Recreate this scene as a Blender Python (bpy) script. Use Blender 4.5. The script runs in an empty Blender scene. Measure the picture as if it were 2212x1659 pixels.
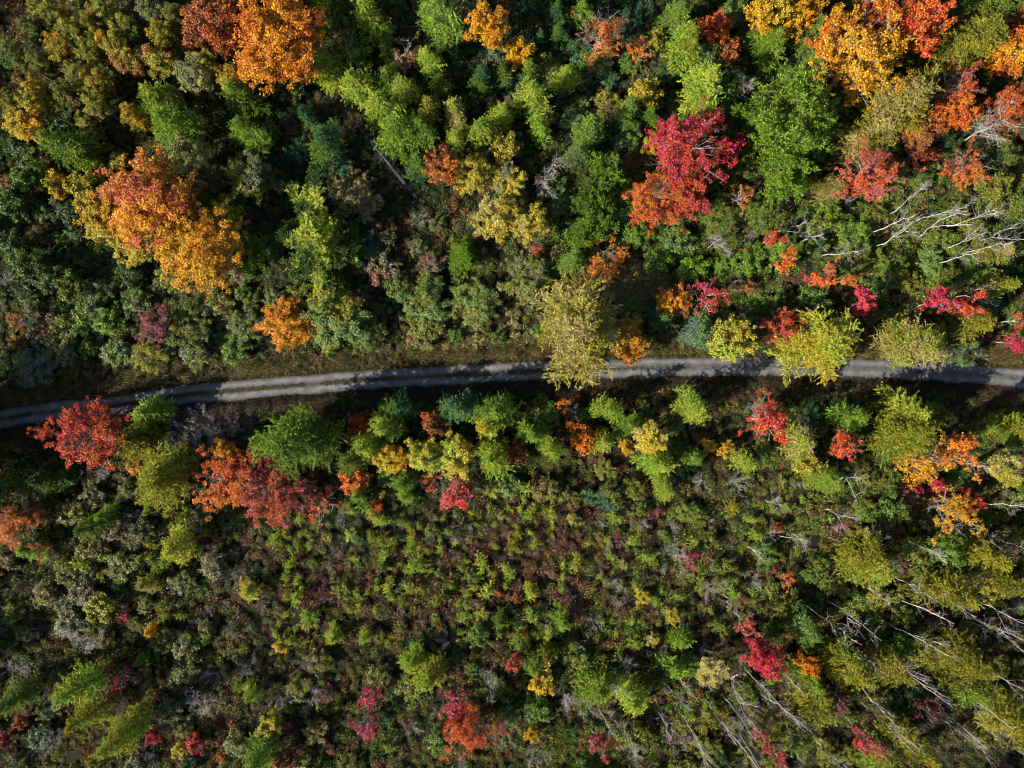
import bpy, math, random
import numpy as np
from mathutils import Vector

# ------------------------------------------------------------------ camera, sky, sun, exposure
scn = bpy.context.scene
CAMH = 120.0
cam_d = bpy.data.cameras.new("camera"); cam = bpy.data.objects.new("camera", cam_d)
scn.collection.objects.link(cam); scn.camera = cam
cam.location = (0, 0, CAMH); cam.rotation_euler = (0, 0, 0)
cam_d.sensor_width = 36; cam_d.lens = 24; cam_d.clip_end = 5000; cam_d.clip_start = 1.0

SUN_EL = math.radians(31)            # sun stands to the lower left of the picture
SUN_AZ = math.radians(208)           # direction TO the sun, from +X counter-clockwise
to_sun = Vector((math.cos(SUN_AZ)*math.cos(SUN_EL), math.sin(SUN_AZ)*math.cos(SUN_EL), math.sin(SUN_EL)))
world = bpy.data.worlds.new("World"); scn.world = world; world.use_nodes = True
wn = world.node_tree.nodes; wl = world.node_tree.links
sky = wn.new("ShaderNodeTexSky"); sky.sky_type = 'NISHITA'; sky.sun_disc = False
sky.sun_elevation = SUN_EL; sky.sun_rotation = math.pi/2 - SUN_AZ
wn["Background"].inputs[1].default_value = 0.062
wl.new(sky.outputs[0], wn["Background"].inputs[0])
sd = bpy.data.lights.new("sun", 'SUN'); sd.energy = 5.0; sd.angle = math.radians(0.5); sd.color = (1.0, 0.93, 0.80)
so = bpy.data.objects.new("sun", sd); scn.collection.objects.link(so)
so.rotation_euler = to_sun.to_track_quat('Z', 'Y').to_euler(); so.location = to_sun*200
scn.view_settings.view_transform = 'Standard'; scn.view_settings.look = 'None'
scn.view_settings.gamma = 1; scn.view_settings.use_curve_mapping = False
scn.view_settings.exposure = 1.12
scn.render.engine = 'CYCLES'
try:
    scn.cycles.max_bounces = 4; scn.cycles.diffuse_bounces = 2; scn.cycles.glossy_bounces = 1
    scn.cycles.transmission_bounces = 2; scn.cycles.filter_width = 1.1
except Exception: pass

# ------------------------------------------------------------------ photo frame -> ground
S = 180.0/2212.0
def at(x, y, h=0.0):
    """point at height h seen at (x, y) of the 2212x1659 photograph"""
    k = (CAMH-h)/CAMH
    return ((x-1106)*S*k, (829.5-y)*S*k)

COL = scn.collection
# ------------------------------------------------------------------ materials
def nodes(name):
    m = bpy.data.materials.new(name); m.use_nodes = True
    return m, m.node_tree.nodes, m.node_tree.links, m.node_tree.nodes["Principled BSDF"]

def foliage_material(name, rough=0.5, trans=0.25, nscale=0.45, spec=0.35):
    m, n, l, p = nodes(name)
    a1 = n.new("ShaderNodeAttribute"); a1.attribute_type = 'INSTANCER'; a1.attribute_name = "col"
    a2 = n.new("ShaderNodeAttribute"); a2.attribute_type = 'INSTANCER'; a2.attribute_name = "col2"
    lv = n.new("ShaderNodeAttribute"); lv.attribute_type = 'GEOMETRY'; lv.attribute_name = "lv"
    oi = n.new("ShaderNodeObjectInfo")
    tc = n.new("ShaderNodeTexCoord")
    off = n.new("ShaderNodeVectorMath"); off.operation = 'ADD'
    mul = n.new("ShaderNodeMath"); mul.operation = 'MULTIPLY'; mul.inputs[1].default_value = 37.0
    l.new(oi.outputs["Random"], mul.inputs[0]); l.new(mul.outputs[0], off.inputs[1])
    l.new(tc.outputs["Object"], off.inputs[0])
    nz = n.new("ShaderNodeTexNoise"); nz.inputs["Scale"].default_value = nscale; nz.inputs["Detail"].default_value = 2
    l.new(off.outputs[0], nz.inputs["Vector"])
    mr = n.new("ShaderNodeMapRange"); mr.inputs[1].default_value = .42; mr.inputs[2].default_value = .60
    l.new(nz.outputs["Fac"], mr.inputs[0])
    mx = n.new("ShaderNodeMix"); mx.data_type = 'RGBA'
    l.new(mr.outputs[0], mx.inputs["Factor"]); l.new(a1.outputs["Color"], mx.inputs["A"]); l.new(a2.outputs["Color"], mx.inputs["B"])
    hs = n.new("ShaderNodeHueSaturation")
    h = n.new("ShaderNodeMapRange"); h.inputs[3].default_value = .468; h.inputs[4].default_value = .532
    v = n.new("ShaderNodeMapRange"); v.inputs[3].default_value = .45; v.inputs[4].default_value = 1.45
    l.new(lv.outputs["Fac"], h.inputs[0])
    fr = n.new("ShaderNodeMath"); fr.operation = 'FRACT'; m7 = n.new("ShaderNodeMath"); m7.operation = 'MULTIPLY'; m7.inputs[1].default_value = 7.31
    l.new(lv.outputs["Fac"], m7.inputs[0]); l.new(m7.outputs[0], fr.inputs[0]); l.new(fr.outputs[0], v.inputs[0])
    l.new(h.outputs[0], hs.inputs["Hue"]); l.new(v.outputs[0], hs.inputs["Value"]); l.new(mx.outputs["Result"], hs.inputs["Color"])
    p.inputs["Roughness"].default_value = rough; p.inputs["Specular IOR Level"].default_value = spec
    l.new(hs.outputs[0], p.inputs["Base Color"])
    tr = n.new("ShaderNodeBsdfTranslucent"); l.new(hs.outputs[0], tr.inputs[0])
    ms = n.new("ShaderNodeMixShader"); ms.inputs[0].default_value = trans
    l.new(p.outputs[0], ms.inputs[1]); l.new(tr.outputs[0], ms.inputs[2])
    l.new(ms.outputs[0], n["Material Output"].inputs[0])
    return m

M_LEAF = foliage_material("broad_leaf", .5, .28, .22, .3)
M_NEEDLE = foliage_material("soft_needle", .65, .38, .30, .12)
M_BUSH = foliage_material("bush_leaf", .42, .25, .5, .35)
M_LOW = foliage_material("low_growth", .5, .22, .9, .22)

def bark_material(name, c1, c2, scale=6):
    m, n, l, p = nodes(name)
    tc = n.new("ShaderNodeTexCoord"); nz = n.new("ShaderNodeTexNoise"); nz.inputs["Scale"].default_value = scale
    nz.inputs["Detail"].default_value = 4
    l.new(tc.outputs["Object"], nz.inputs["Vector"])
    r = n.new("ShaderNodeValToRGB"); r.color_ramp.elements[0].color = (*c1, 1); r.color_ramp.elements[1].color = (*c2, 1)
    r.color_ramp.elements[0].position = .38; r.color_ramp.elements[1].position = .62
    l.new(nz.outputs["Fac"], r.inputs[0]); l.new(r.outputs[0], p.inputs["Base Color"])
    p.inputs["Roughness"].default_value = .8
    return m
M_BARK = bark_material("brown_bark", (.06, .045, .035), (.16, .13, .11))
M_WHITE = bark_material("white_bark", (.26, .24, .23), (.60, .58, .56), 3)
M_GREY = bark_material("grey_twig", (.15, .13, .12), (.33, .30, .285))
M_TWIG = bark_material("brown_twig", (.05, .032, .022), (.13, .085, .055))
M_DEAD = bark_material("dead_dark_bark", (.02, .019, .024), (.06, .055, .065))

# ------------------------------------------------------------------ mesh helpers
def unit(v):
    return v/np.maximum(np.linalg.norm(v, axis=-1, keepdims=True), 1e-9)

class Buf:
    """collects quads and triangles with a per-face random value"""
    def __init__(s): s.v = []; s.f = []; s.mi = []; s.n = 0
    def quads(s, P, mi=0):                      # P (k,4,3)
        k = len(P)
        if k == 0: return
        s.v.append(P.reshape(-1, 3)); s.f.append(np.arange(4*k).reshape(k, 4)+s.n); s.mi.append(np.full(k, mi)); s.n += 4*k
    def leaves(s, c, nrm, a, ln, wd, mi=0):
        """diamond leaves: centre, normal, axis, length, width"""
        a = unit(a-nrm*np.sum(a*nrm, -1, keepdims=True)); b = np.cross(nrm, a)
        ln = np.reshape(ln, (-1, 1))*.5; wd = np.reshape(wd, (-1, 1))*.5
        P = np.stack([c-a*ln, c+b*wd, c+a*ln, c-b*wd], 1)
        s.quads(P, mi)
    def segs(s, p0, p1, r0, r1, sides=3, mi=0):
        p0 = np.asarray(p0, float).reshape(-1, 3); p1 = np.asarray(p1, float).reshape(-1, 3)
        if len(p0) == 0: return
        r0 = np.reshape(r0, (-1, 1)); r1 = np.reshape(r1, (-1, 1))
        d = unit(p1-p0); ref = np.where(np.abs(d[:, 2:3]) > .9, np.array([[1., 0, 0]]), np.array([[0, 0, 1.]]))
        u = unit(np.cross(d, ref)); w = np.cross(d, u)
        for i in range(sides):
            t0 = 2*math.pi*i/sides; t1 = 2*math.pi*(i+1)/sides
            e0 = u*math.cos(t0)+w*math.sin(t0); e1 = u*math.cos(t1)+w*math.sin(t1)
            s.quads(np.stack([p0+e0*r0, p0+e1*r0, p1+e1*r1, p1+e0*r1], 1), mi)
    def mesh(s, name, mats, seed=0):
        v = np.concatenate(s.v); f = np.concatenate(s.f); mi = np.concatenate(s.mi)
        me = bpy.data.meshes.new(name)
        me.vertices.add(len(v)); me.vertices.foreach_set("co", v.astype(np.float32).ravel())
        me.loops.add(f.size); me.loops.foreach_set("vertex_index", f.astype(np.int32).ravel())
        me.polygons.add(len(f)); me.polygons.foreach_set("loop_start", (np.arange(len(f))*4).astype(np.int32))
        me.polygons.foreach_set("loop_total", np.full(len(f), 4, np.int32))
        for m in mats: me.materials.append(m)
        me.polygons.foreach_set("material_index", mi.astype(np.int32))
        at_ = me.attributes.new("lv", 'FLOAT', 'FACE')
        at_.data.foreach_set("value", np.random.default_rng(seed).random(len(f)).astype(np.float32))
        me.update(); me.validate()
        return me

def randn_unit(g, k): return unit(g.normal(size=(k, 3)))

def path(g, p0, p1, n, wob, lift=0.0):
    """wobbly curve from p0 to p1"""
    t = np.linspace(0, 1, n+1)[:, None]
    P = p0*(1-t)+p1*t
    L = np.linalg.norm(p1-p0)
    P = P + np.array([[0, 0, 1]])*lift*L*(t*(1-t))*4*.5
    w = np.cumsum(g.normal(size=(n+1, 3)), 0)*wob*L/n; w -= w[0]; w = w-t*w[-1]
    return P+w
def add_path(sg, P, r0, r1):
    n = len(P)-1; r = np.linspace(r0, r1, n+1)
    for i in range(n): sg.append((P[i], P[i+1], r[i], r[i+1]))
def flush(buf, sg, mi=0, thick=.07):
    if not sg: return
    a = np.array([s_[0] for s_ in sg]); b = np.array([s_[1] for s_ in sg]); r0 = np.array([s_[2] for s_ in sg]); r1 = np.array([s_[3] for s_ in sg])
    k = r0 > thick
    buf.segs(a[k], b[k], r0[k], r1[k], 6, mi); buf.segs(a[~k], b[~k], r0[~k], r1[~k], 3, mi)

def leaf_cloud(g, buf, tips, per, rad, ln, wd, center, flat=.6, up=.7, out=.5):
    tips = np.array(tips)
    c = np.repeat(tips, per, 0); k = len(c)
    off = randn_unit(g, k)*(g.random((k, 1))**.5)*rad*g.uniform(.6, 1.3, (len(tips), 1)).repeat(per, 0); off[:, 2] *= flat
    c = c+off
    o = unit(c-center)
    nrm = unit(g.normal(size=(k, 3))*.75+np.array([[0, 0, up]])+o*out)
    s_ = g.uniform(.6, 1.3, k)
    buf.leaves(c, nrm, g.normal(size=(k, 3)), ln*s_, wd*s_)

def broadleaf(seed, R, H, base=.35, limbs=11, subs=6, twigs=4, per=22, rad=.55, ln=.34, wd=.24, keep=1.0, mode='leaf', leafmat=None, bark=None, multi=False, wobr=.28):
    g = np.random.default_rng(seed); wood = []; tips = []
    zc = H*(base+(1-base)*.5); hz = H*(1-base)*.5
    ph = g.uniform(0, 6.28, 3)
    def env(az): return R*(1+wobr*math.sin(2*az+ph[0])*.5+wobr*math.sin(3*az+ph[1])*.6+wobr*.5*math.sin(5*az+ph[2]))
    tr = .018*H+.03
    top = np.array([g.normal()*.06*R, g.normal()*.06*R, H*.93])
    if not multi:
        T = path(g, np.zeros(3), top, 9, .04); add_path(wood, T, tr, tr*.15)
    for i in range(limbs):
        az = i*2.39996+g.normal()*.25
        el = math.asin(np.clip(-.35+1.3*((i+.5)/limbs)+g.normal()*.05, -.6, .97))
        q = g.uniform(.72, 1.0)
        tgt = np.array([math.cos(az)*math.cos(el)*env(az)*q, math.sin(az)*math.cos(el)*env(az)*q, zc+math.sin(el)*hz*q])
        if multi: st = np.array([g.normal()*.08*R, g.normal()*.08*R, 0]); k0 = 0
        else:
            k0 = np.clip((tgt[2]/H-.28)*.9, .16, .85); st = T[int(k0*9)]
        P = path(g, st, tgt, 6, .12, .10 if not multi else .25); add_path(wood, P, tr*.45, .025)
        tips.append(P[-1])
        for j in range(subs):
            t = .35+.62*(j+g.random())/subs; a = P[min(int(t*6), 5)]
            dirv = unit((P[-1]-P[0])[None])[0]*.55+randn_unit(g, 1)[0]*.8+np.array([0, 0, .22])
            L = R*g.uniform(.26, .5)
            b = a+unit(dirv[None])[0]*L
            Q = path(g, a, b, 3, .15); add_path(wood, Q, .035, .018)
            tips.append(Q[-1])
            for k in range(twigs):
                c0 = Q[g.integers(1, 4)]; d = unit((Q[-1]-Q[0])[None])[0]*.5+randn_unit(g, 1)[0]*.8+np.array([0, 0, .3])
                c1 = c0+unit(d[None])[0]*R*g.uniform(.10, .2)
                wood.append((c0, c1, .02, .012)); tips.append(c1)
    tips = np.array(tips)
    if keep < 1: 
        # leaves hang on in patches
        s1 = np.sin(tips[:, 0]*1.3/R*3+ph[0])+np.sin(tips[:, 1]*1.1/R*3+ph[1])+g.normal(size=len(tips))*.7
        th = np.quantile(s1, 1-keep); tl = tips[s1 >= th]
    else: tl = tips
    cr = Buf(); ctr = np.array([0, 0, zc-hz*.3])
    if mode == 'leaf': leaf_cloud(g, cr, tl, per, rad, ln, wd, ctr)
    else:   # pine tufts: blades spreading from each tip, cupped upwards
        k = len(tl)*per; c = np.repeat(tl, per, 0)
        d = unit(g.normal(size=(k, 3))+np.array([[0, 0, .75]])+unit(c-ctr)*.5)
        L = g.uniform(.5, 1.0, (k, 1))*rad
        mid = c+d*L*.55+randn_unit(g, k)*.08
        cr.leaves(mid, unit(np.cross(d, g.normal(size=(k, 3)))), d, L[:, 0], wd*g.uniform(.7, 1.3, k))
    wb = Buf(); flush(wb, wood)
    return wb.mesh("trunk_mesh", [bark or M_BARK], seed), cr.mesh("crown_mesh", [leafmat or M_LEAF], seed+1)

def conifer(seed, R, H, dens=9, base=.12, droop=.05, up=.15, gap=.30, sl=.55, sw=.15, fuzz=7, taper=.85, mat=None, bark=None, tr=None, sapling=False, irregular=.25, step=1.0):
    """larch / fir: whorls of branches carrying side strands"""
    g = np.random.default_rng(seed); wood = []; 
    ph = g.uniform(0, 6.28, 2)
    T = path(g, np.zeros(3), np.array([g.normal()*.03*H, g.normal()*.03*H, H]), 10, .02)
    tr = tr or (.011*H+.02); add_path(wood, T, tr, .02)
    nb = int(H*dens); A = []; B = []; 
    for i in range(nb):
        z = base+(1-base)*(i+g.random())/nb; az = i*2.39996+g.normal()*.3
        prof = (1-z)**taper+.05
        if z < base+.15: prof *= (.65+.35*(z-base)/.15)
        L = R*prof*g.uniform(.55, 1.12)*(1+irregular*math.sin(2*az+ph[0])+irregular*.6*math.sin(3*az+z*7+ph[1]))
        L = max(L, .12)
        f = z*10; k = min(int(f), 9); st = T[k]*(1-(f-k))+T[k+1]*(f-k)
        d = np.array([math.cos(az), math.sin(az), 0])
        n = max(2, int(L/.7)+1); t = np.linspace(0, 1, n+1)[:, None]
        side = np.array([-d[1], d[0], 0])
        P = st+d*L*t+np.array([0, 0, 1])*L*(-droop*2*t+ (up+droop)*t*t)+side*L*.12*g.normal()*t*t
        add_path(wood, P, .02+.008*L, .010)
        A.append(P[:-1]); B.append(P[1:])
        # side strands
        m = max(2, int(L/gap)); tt = (np.arange(m)+g.random(m))/m; tt = .15+.85*tt
        idx = np.minimum((tt*n).astype(int), n-1); fr = (tt*n-idx)[:, None]
        q0 = P[idx]*(1-fr)+P[idx+1]*fr
        sg = np.where(g.random((m, 1)) < .5, -1, 1)
        dd = unit(d*g.uniform(.35, .9, (m, 1))+side*sg*g.uniform(.4, 1, (m, 1))+np.array([0, 0, 1])*g.normal(size=(m, 1))*.25)
        ll = sl*g.uniform(.5, 1.25, (m, 1))*np.minimum(1, .35+L/R)*(1.15-.5*tt[:, None])
        q1 = q0+dd*ll+randn_unit(g, m)*ll*.12; A.append(q0); B.append(q1)
        q2 = q1+unit(dd+randn_unit(g, m)*.5)*ll*.6; A.append(q1); B.append(q2)
    A = np.concatenate(A); B = np.concatenate(B); k = len(A)
    cr = Buf(); d = unit(B-A); ln = np.linalg.norm(B-A, axis=1)
    nrm = unit(np.cross(d, unit(g.normal(size=(k, 3))*.6+np.array([[0, 0, 0]]) + np.cross(d, np.array([[0, 0, 1.]]))) )+1e-6)
    cr.leaves((A+B)/2, nrm, d, ln*1.15, sw*g.uniform(.7, 1.3, k))
    # needle fuzz
    F = np.repeat(np.arange(k), fuzz); t = g.random((len(F), 1)); c = A[F]*(1-t)+B[F]*t
    fd = unit(d[F]*.6+randn_unit(g, len(F))); fl = g.uniform(.6, 1.3, len(F))*sw*1.5*step
    cr.leaves(c+fd*fl[:, None]*.45, unit(np.cross(fd, g.normal(size=(len(F), 3)))+np.array([[0, 0, .3]])), fd, fl, fl*.36)
    if sapling:
        flush(cr, wood, 1); return cr.mesh("sapling_mesh", [mat or M_NEEDLE, bark or M_BARK], seed)
    wb = Buf(); flush(wb, wood)
    return wb.mesh("trunk_mesh", [bark or M_BARK], seed), cr.mesh("crown_mesh", [mat or M_NEEDLE], seed+1)

def bare_tree(seed, H, R, bark, nbr=13, fine=7, lean=.10, r0=.15, start=.45, leaf=0.0):
    g = np.random.default_rng(seed); wood = []; tw = []; tips = []
    top = np.array([g.normal()*lean*H, g.normal()*lean*H, H])
    T = path(g, np.zeros(3), top, 14, .10); add_path(wood, T, r0, .03)
    if g.random() < .5:      # fork
        k = 6; e = T[k]+np.array([g.normal()*.12*H, g.normal()*.12*H, H*.45]); F = path(g, T[k], e, 7, .1); add_path(wood, F, r0*.6, .025)
    else: F = T[5:]
    for i in range(nbr):
        src = T if i % 3 else F
        z = start+(1-start)*(i+g.random())/nbr*.97; f = (z*(len(T)-1) if src is T else g.uniform(.2, .95)*(len(F)-1)); st = src[int(f)]
        az = i*2.39996+g.normal()*.4; el = g.uniform(.45, 1.15)
        L = R*g.uniform(.45, 1.1)*(1.15-.45*z)
        d = np.array([math.cos(az)*math.cos(el), math.sin(az)*math.cos(el), math.sin(el)])
        P = path(g, st, st+d*L, 6, .16, -.12); add_path(wood, P, .034, .012); tips.append(P[-1])
        for j in range(fine):
            a = P[g.integers(2, 7)]; dd = unit((d*.7+randn_unit(g, 1)[0]*.75+np.array([0, 0, .2]))[None])[0]
            b = a+dd*L*g.uniform(.2, .45); Q = path(g, a, b, 3, .15); add_path(wood, Q, .014, .008); tips.append(b)
            for q in range(3):
                a2 = Q[g.integers(1, 4)]; b2 = a2+unit((dd*.6+randn_unit(g, 1)[0]*.7)[None])[0]*L*g.uniform(.1, .22)
                wood.append((a2, b2, .017, .010)); tips.append(b2)
    wb = Buf(); flush(wb, [q for q in wood if q[2] > .028]); flush(wb, [q for q in wood if q[2] <= .028], 1)
    w = wb.mesh("trunk_mesh", [bark, M_GREY], seed)
    if leaf <= 0: return w, None
    tips = np.array(tips); s1 = np.sin(tips[:, 0]*2/R+g.uniform(0, 6))+np.sin(tips[:, 1]*2/R+g.uniform(0, 6))+g.normal(size=len(tips))*.8
    tl = tips[s1 > np.quantile(s1, 1-leaf)]
    cr = Buf(); leaf_cloud(g, cr, tl, 15, .40, .27, .2, np.array([0, 0, H*.5]))
    return w, cr.mesh("crown_mesh", [M_LEAF], seed+1)

def bare_shrub(seed, H, R, bark, stems=13, fine=9):
    g = np.random.default_rng(seed); wood = []
    for i in range(stems):
        az = g.uniform(0, 6.28); el = g.uniform(.35, 1.35); L = g.uniform(.6, 1.1)
        d = np.array([math.cos(az)*math.cos(el)*R, math.sin(az)*math.cos(el)*R, math.sin(el)*H])*L
        s0 = np.array([g.normal()*.1, g.normal()*.1, 0]); P = path(g, s0, s0+d, 5, .16, .12); add_path(wood, P, .030, .012)
        for j in range(fine):
            a = P[g.integers(2, 6)]; dd = unit((unit(d[None])[0]*.7+randn_unit(g, 1)[0]*.7+np.array([0, 0, .15]))[None])[0]
            b = a+dd*R*g.uniform(.15, .42); Q = path(g, a, b, 2, .15); add_path(wood, Q, .015, .009)
            for q in range(2):
                a2 = Q[1]; wood.append((a2, a2+unit((dd*.6+randn_unit(g, 1)[0]*.7)[None])[0]*R*g.uniform(.08, .2), .015, .009))
    wb = Buf(); flush(wb, wood); return wb.mesh("twigs_mesh", [bark], seed)

# ------------------------------------------------------------------ prototypes (shared mesh data), real sizes in metres
PR = {}
PR['M'] = [(6.5, 15, broadleaf(11+i, 6.5, 15, .32, 24, 8, 4, 36, .62, .25, .18, wobr=.24)) for i in range(3)] + \
          [(3.4, 8.5, broadleaf(31+i, 3.4, 8.5, .28, 17, 6, 3, 38, .46, .22, .16, wobr=.26)) for i in range(3)] + \
          [(1.7, 4.2, broadleaf(51+i, 1.7, 4.2, .22, 11, 4, 3, 28, .32, .19, .14)) for i in range(3)]
PR['S'] = [(4.2, 9.5, broadleaf(71+i, 4.2, 9.5, .30, 14, 6, 4, 24, .42, .22, .16, keep=.55, bark=M_GREY)) for i in range(2)] + \
          [(2.2, 5.0, broadleaf(81+i, 2.2, 5.0, .25, 10, 4, 3, 16, .30, .19, .14, keep=.5, bark=M_GREY)) for i in range(3)]
PR['R'] = [(5.6, 11, broadleaf(61+i, 5.6, 11, .26, 19, 8, 4, 34, .5, .24, .17, keep=.78, wobr=.5, bark=M_GREY)) for i in range(3)]
PR['A'] = [(2.2, 13.5, broadleaf(91+i, 2.2, 13.5, .52, 16, 6, 3, 42, .42, .18, .13, wobr=.18)) for i in range(4)]
PR['L'] = [(5.2, 15.5, conifer(111+i, 5.2, 15.5, 9, .15, .04, .20, .25, 1.05, .16, 9, .8, irregular=.24)) for i in range(3)] + \
          [(2.7, 10.5, conifer(131+i, 2.7, 10.5, 10, .14, .04, .20, .23, .85, .145, 8, .8, irregular=.34)) for i in range(4)] + \
          [(1.6, 5.2, conifer(151+i, 1.6, 5.2, 14, .10, .02, .25, .21, .60, .13, 7, .85, irregular=.35)) for i in range(3)]
PR['W'] = [(6.2, 13.5, conifer(161+i, 6.2, 13.5, 9, .26, .02, .16, .24, 1.15, .16, 10, .52, irregular=.2, bark=M_BARK)) for i in range(3)]
PR['F'] = [(5.6, 13, conifer(171+i, 6.4, 12, 2.7, .14, .14, .12, .075, .75, .26, 7, .72, irregular=.25, step=.9)) for i in range(1)] + \
          [(2.4, 7.5, conifer(181+i, 2.4, 7.5, 12, .08, .06, .10, .16, .55, .20, 6, .9, irregular=.1, step=.9)) for i in range(3)]
PR['P'] = [(6.0, 13, broadleaf(201, 6.0, 13, .25, 18, 9, 5, 17, .72, .3, .15, mode='tuft', leafmat=M_NEEDLE, wobr=.12)),
           (3.2, 8.5, broadleaf(203, 3.2, 8.5, .22, 14, 6, 4, 15, .55, .3, .13, mode='tuft', leafmat=M_NEEDLE, wobr=.15))]
PR['B'] = [(3.0, 14, bare_tree(221+i, 14, 2.9, M_WHITE, 9+i, 4, .07, .085, .5)) for i in range(6)]
PR['C'] = [(3.0, 9, bare_tree(241+i, 9, 3.2, M_WHITE, 14, 8, .08, .10, .3, leaf=.5)) for i in range(3)]
PR['D'] = [(2.6, 6.5, bare_tree(251+i, 6.5, 2.6, M_GREY, 15, 10, .08, .09, .2)) for i in range(3)]
PR['G'] = [(1.9, 2.6, (bare_shrub(261+i, 2.6, 1.9, M_GREY), None)) for i in range(4)]
PR['U'] = [(1.9, 2.7, broadleaf(281+i, 1.9, 2.7, .05, 13, 4, 3, 27, .36, .18, .13, leafmat=M_BUSH, multi=True, wobr=.18)) for i in range(4)] + \
          [(3.4, 4.6, broadleaf(291+i, 3.4, 4.6, .08, 17, 5, 3, 38, .42, .18, .13, leafmat=M_BUSH, multi=True, wobr=.2)) for i in range(3)]
SAP = [conifer(311+i, .9, 2.1, 11, .08, 0, .35, .17, .38, .11, 5, .7, irregular=.45, sapling=True) for i in range(5)]

# ------------------------------------------------------------------ colours (albedo) and their words
C = dict(
 orange=((.56,.17,.016),'orange'), deeporange=((.42,.085,.012),'deep orange'), rust=((.27,.095,.03),'rust brown'), pinkorange=((.50,.135,.05),'salmon orange'),
 goldorange=((.62,.28,.014),'golden orange'), gold=((.55,.30,.012),'golden yellow'), yellow=((.46,.36,.035),'yellow'), paleyel=((.42,.38,.11),'pale yellow'),
 red=((.48,.045,.022),'red'), redorange=((.50,.095,.020),'red-orange'), pinkred=((.42,.09,.075),'pinkish red'), crimson=((.52,.026,.062),'crimson'), magenta=((.30,.022,.075),'magenta'),
 darkred=((.17,.022,.02),'dark red'), maroon=((.17,.055,.06),'purple-maroon'),
 lime=((.23,.35,.04),'lime green'), yellime=((.37,.42,.05),'yellow-green'), olive=((.18,.19,.026),'olive'), olgold=((.31,.285,.026),'olive gold'),
 tan=((.42,.35,.12),'tan'), green=((.115,.19,.026),'green'), bright=((.16,.28,.02),'bright green'), dark=((.05,.088,.022),'dark green'),
 teal=((.04,.13,.06),'blue-green'), sage=((.17,.26,.07),'sage green'), grey=((.17,.19,.085),'grey-green'), mist=((.13,.20,.15),'silvery green'),
 brown=((.20,.105,.045),'brown'), pinkbrown=((.26,.13,.08),'pinkish brown'), olbrown=((.19,.145,.05),'olive brown'),
 white=((.6,.6,.6),'white-barked'), greytwig=((.35,.34,.34),'grey'))

KN = {'M':('maple_tree','leafy tree','tree'), 'R':('maple_tree','ragged leafy tree','tree'), 'S':('thin_leaved_tree','half-bare tree','tree'), 'A':('aspen_tree','slim aspen','tree'), 'L':('larch_tree','larch','tree'), 'W':('larch_tree','broad larch','tree'),
      'F':('fir_tree','fir','tree'), 'P':('pine_tree','pine','tree'), 'B':('bare_birch','bare birch','tree'), 'C':('thin_leaved_birch','nearly bare birch','tree'),
      'D':('bare_tree','leafless small tree','tree'), 'G':('bare_shrub','leafless twiggy shrub','shrub'), 'U':('leafy_shrub','leafy bush','shrub')}

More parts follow.
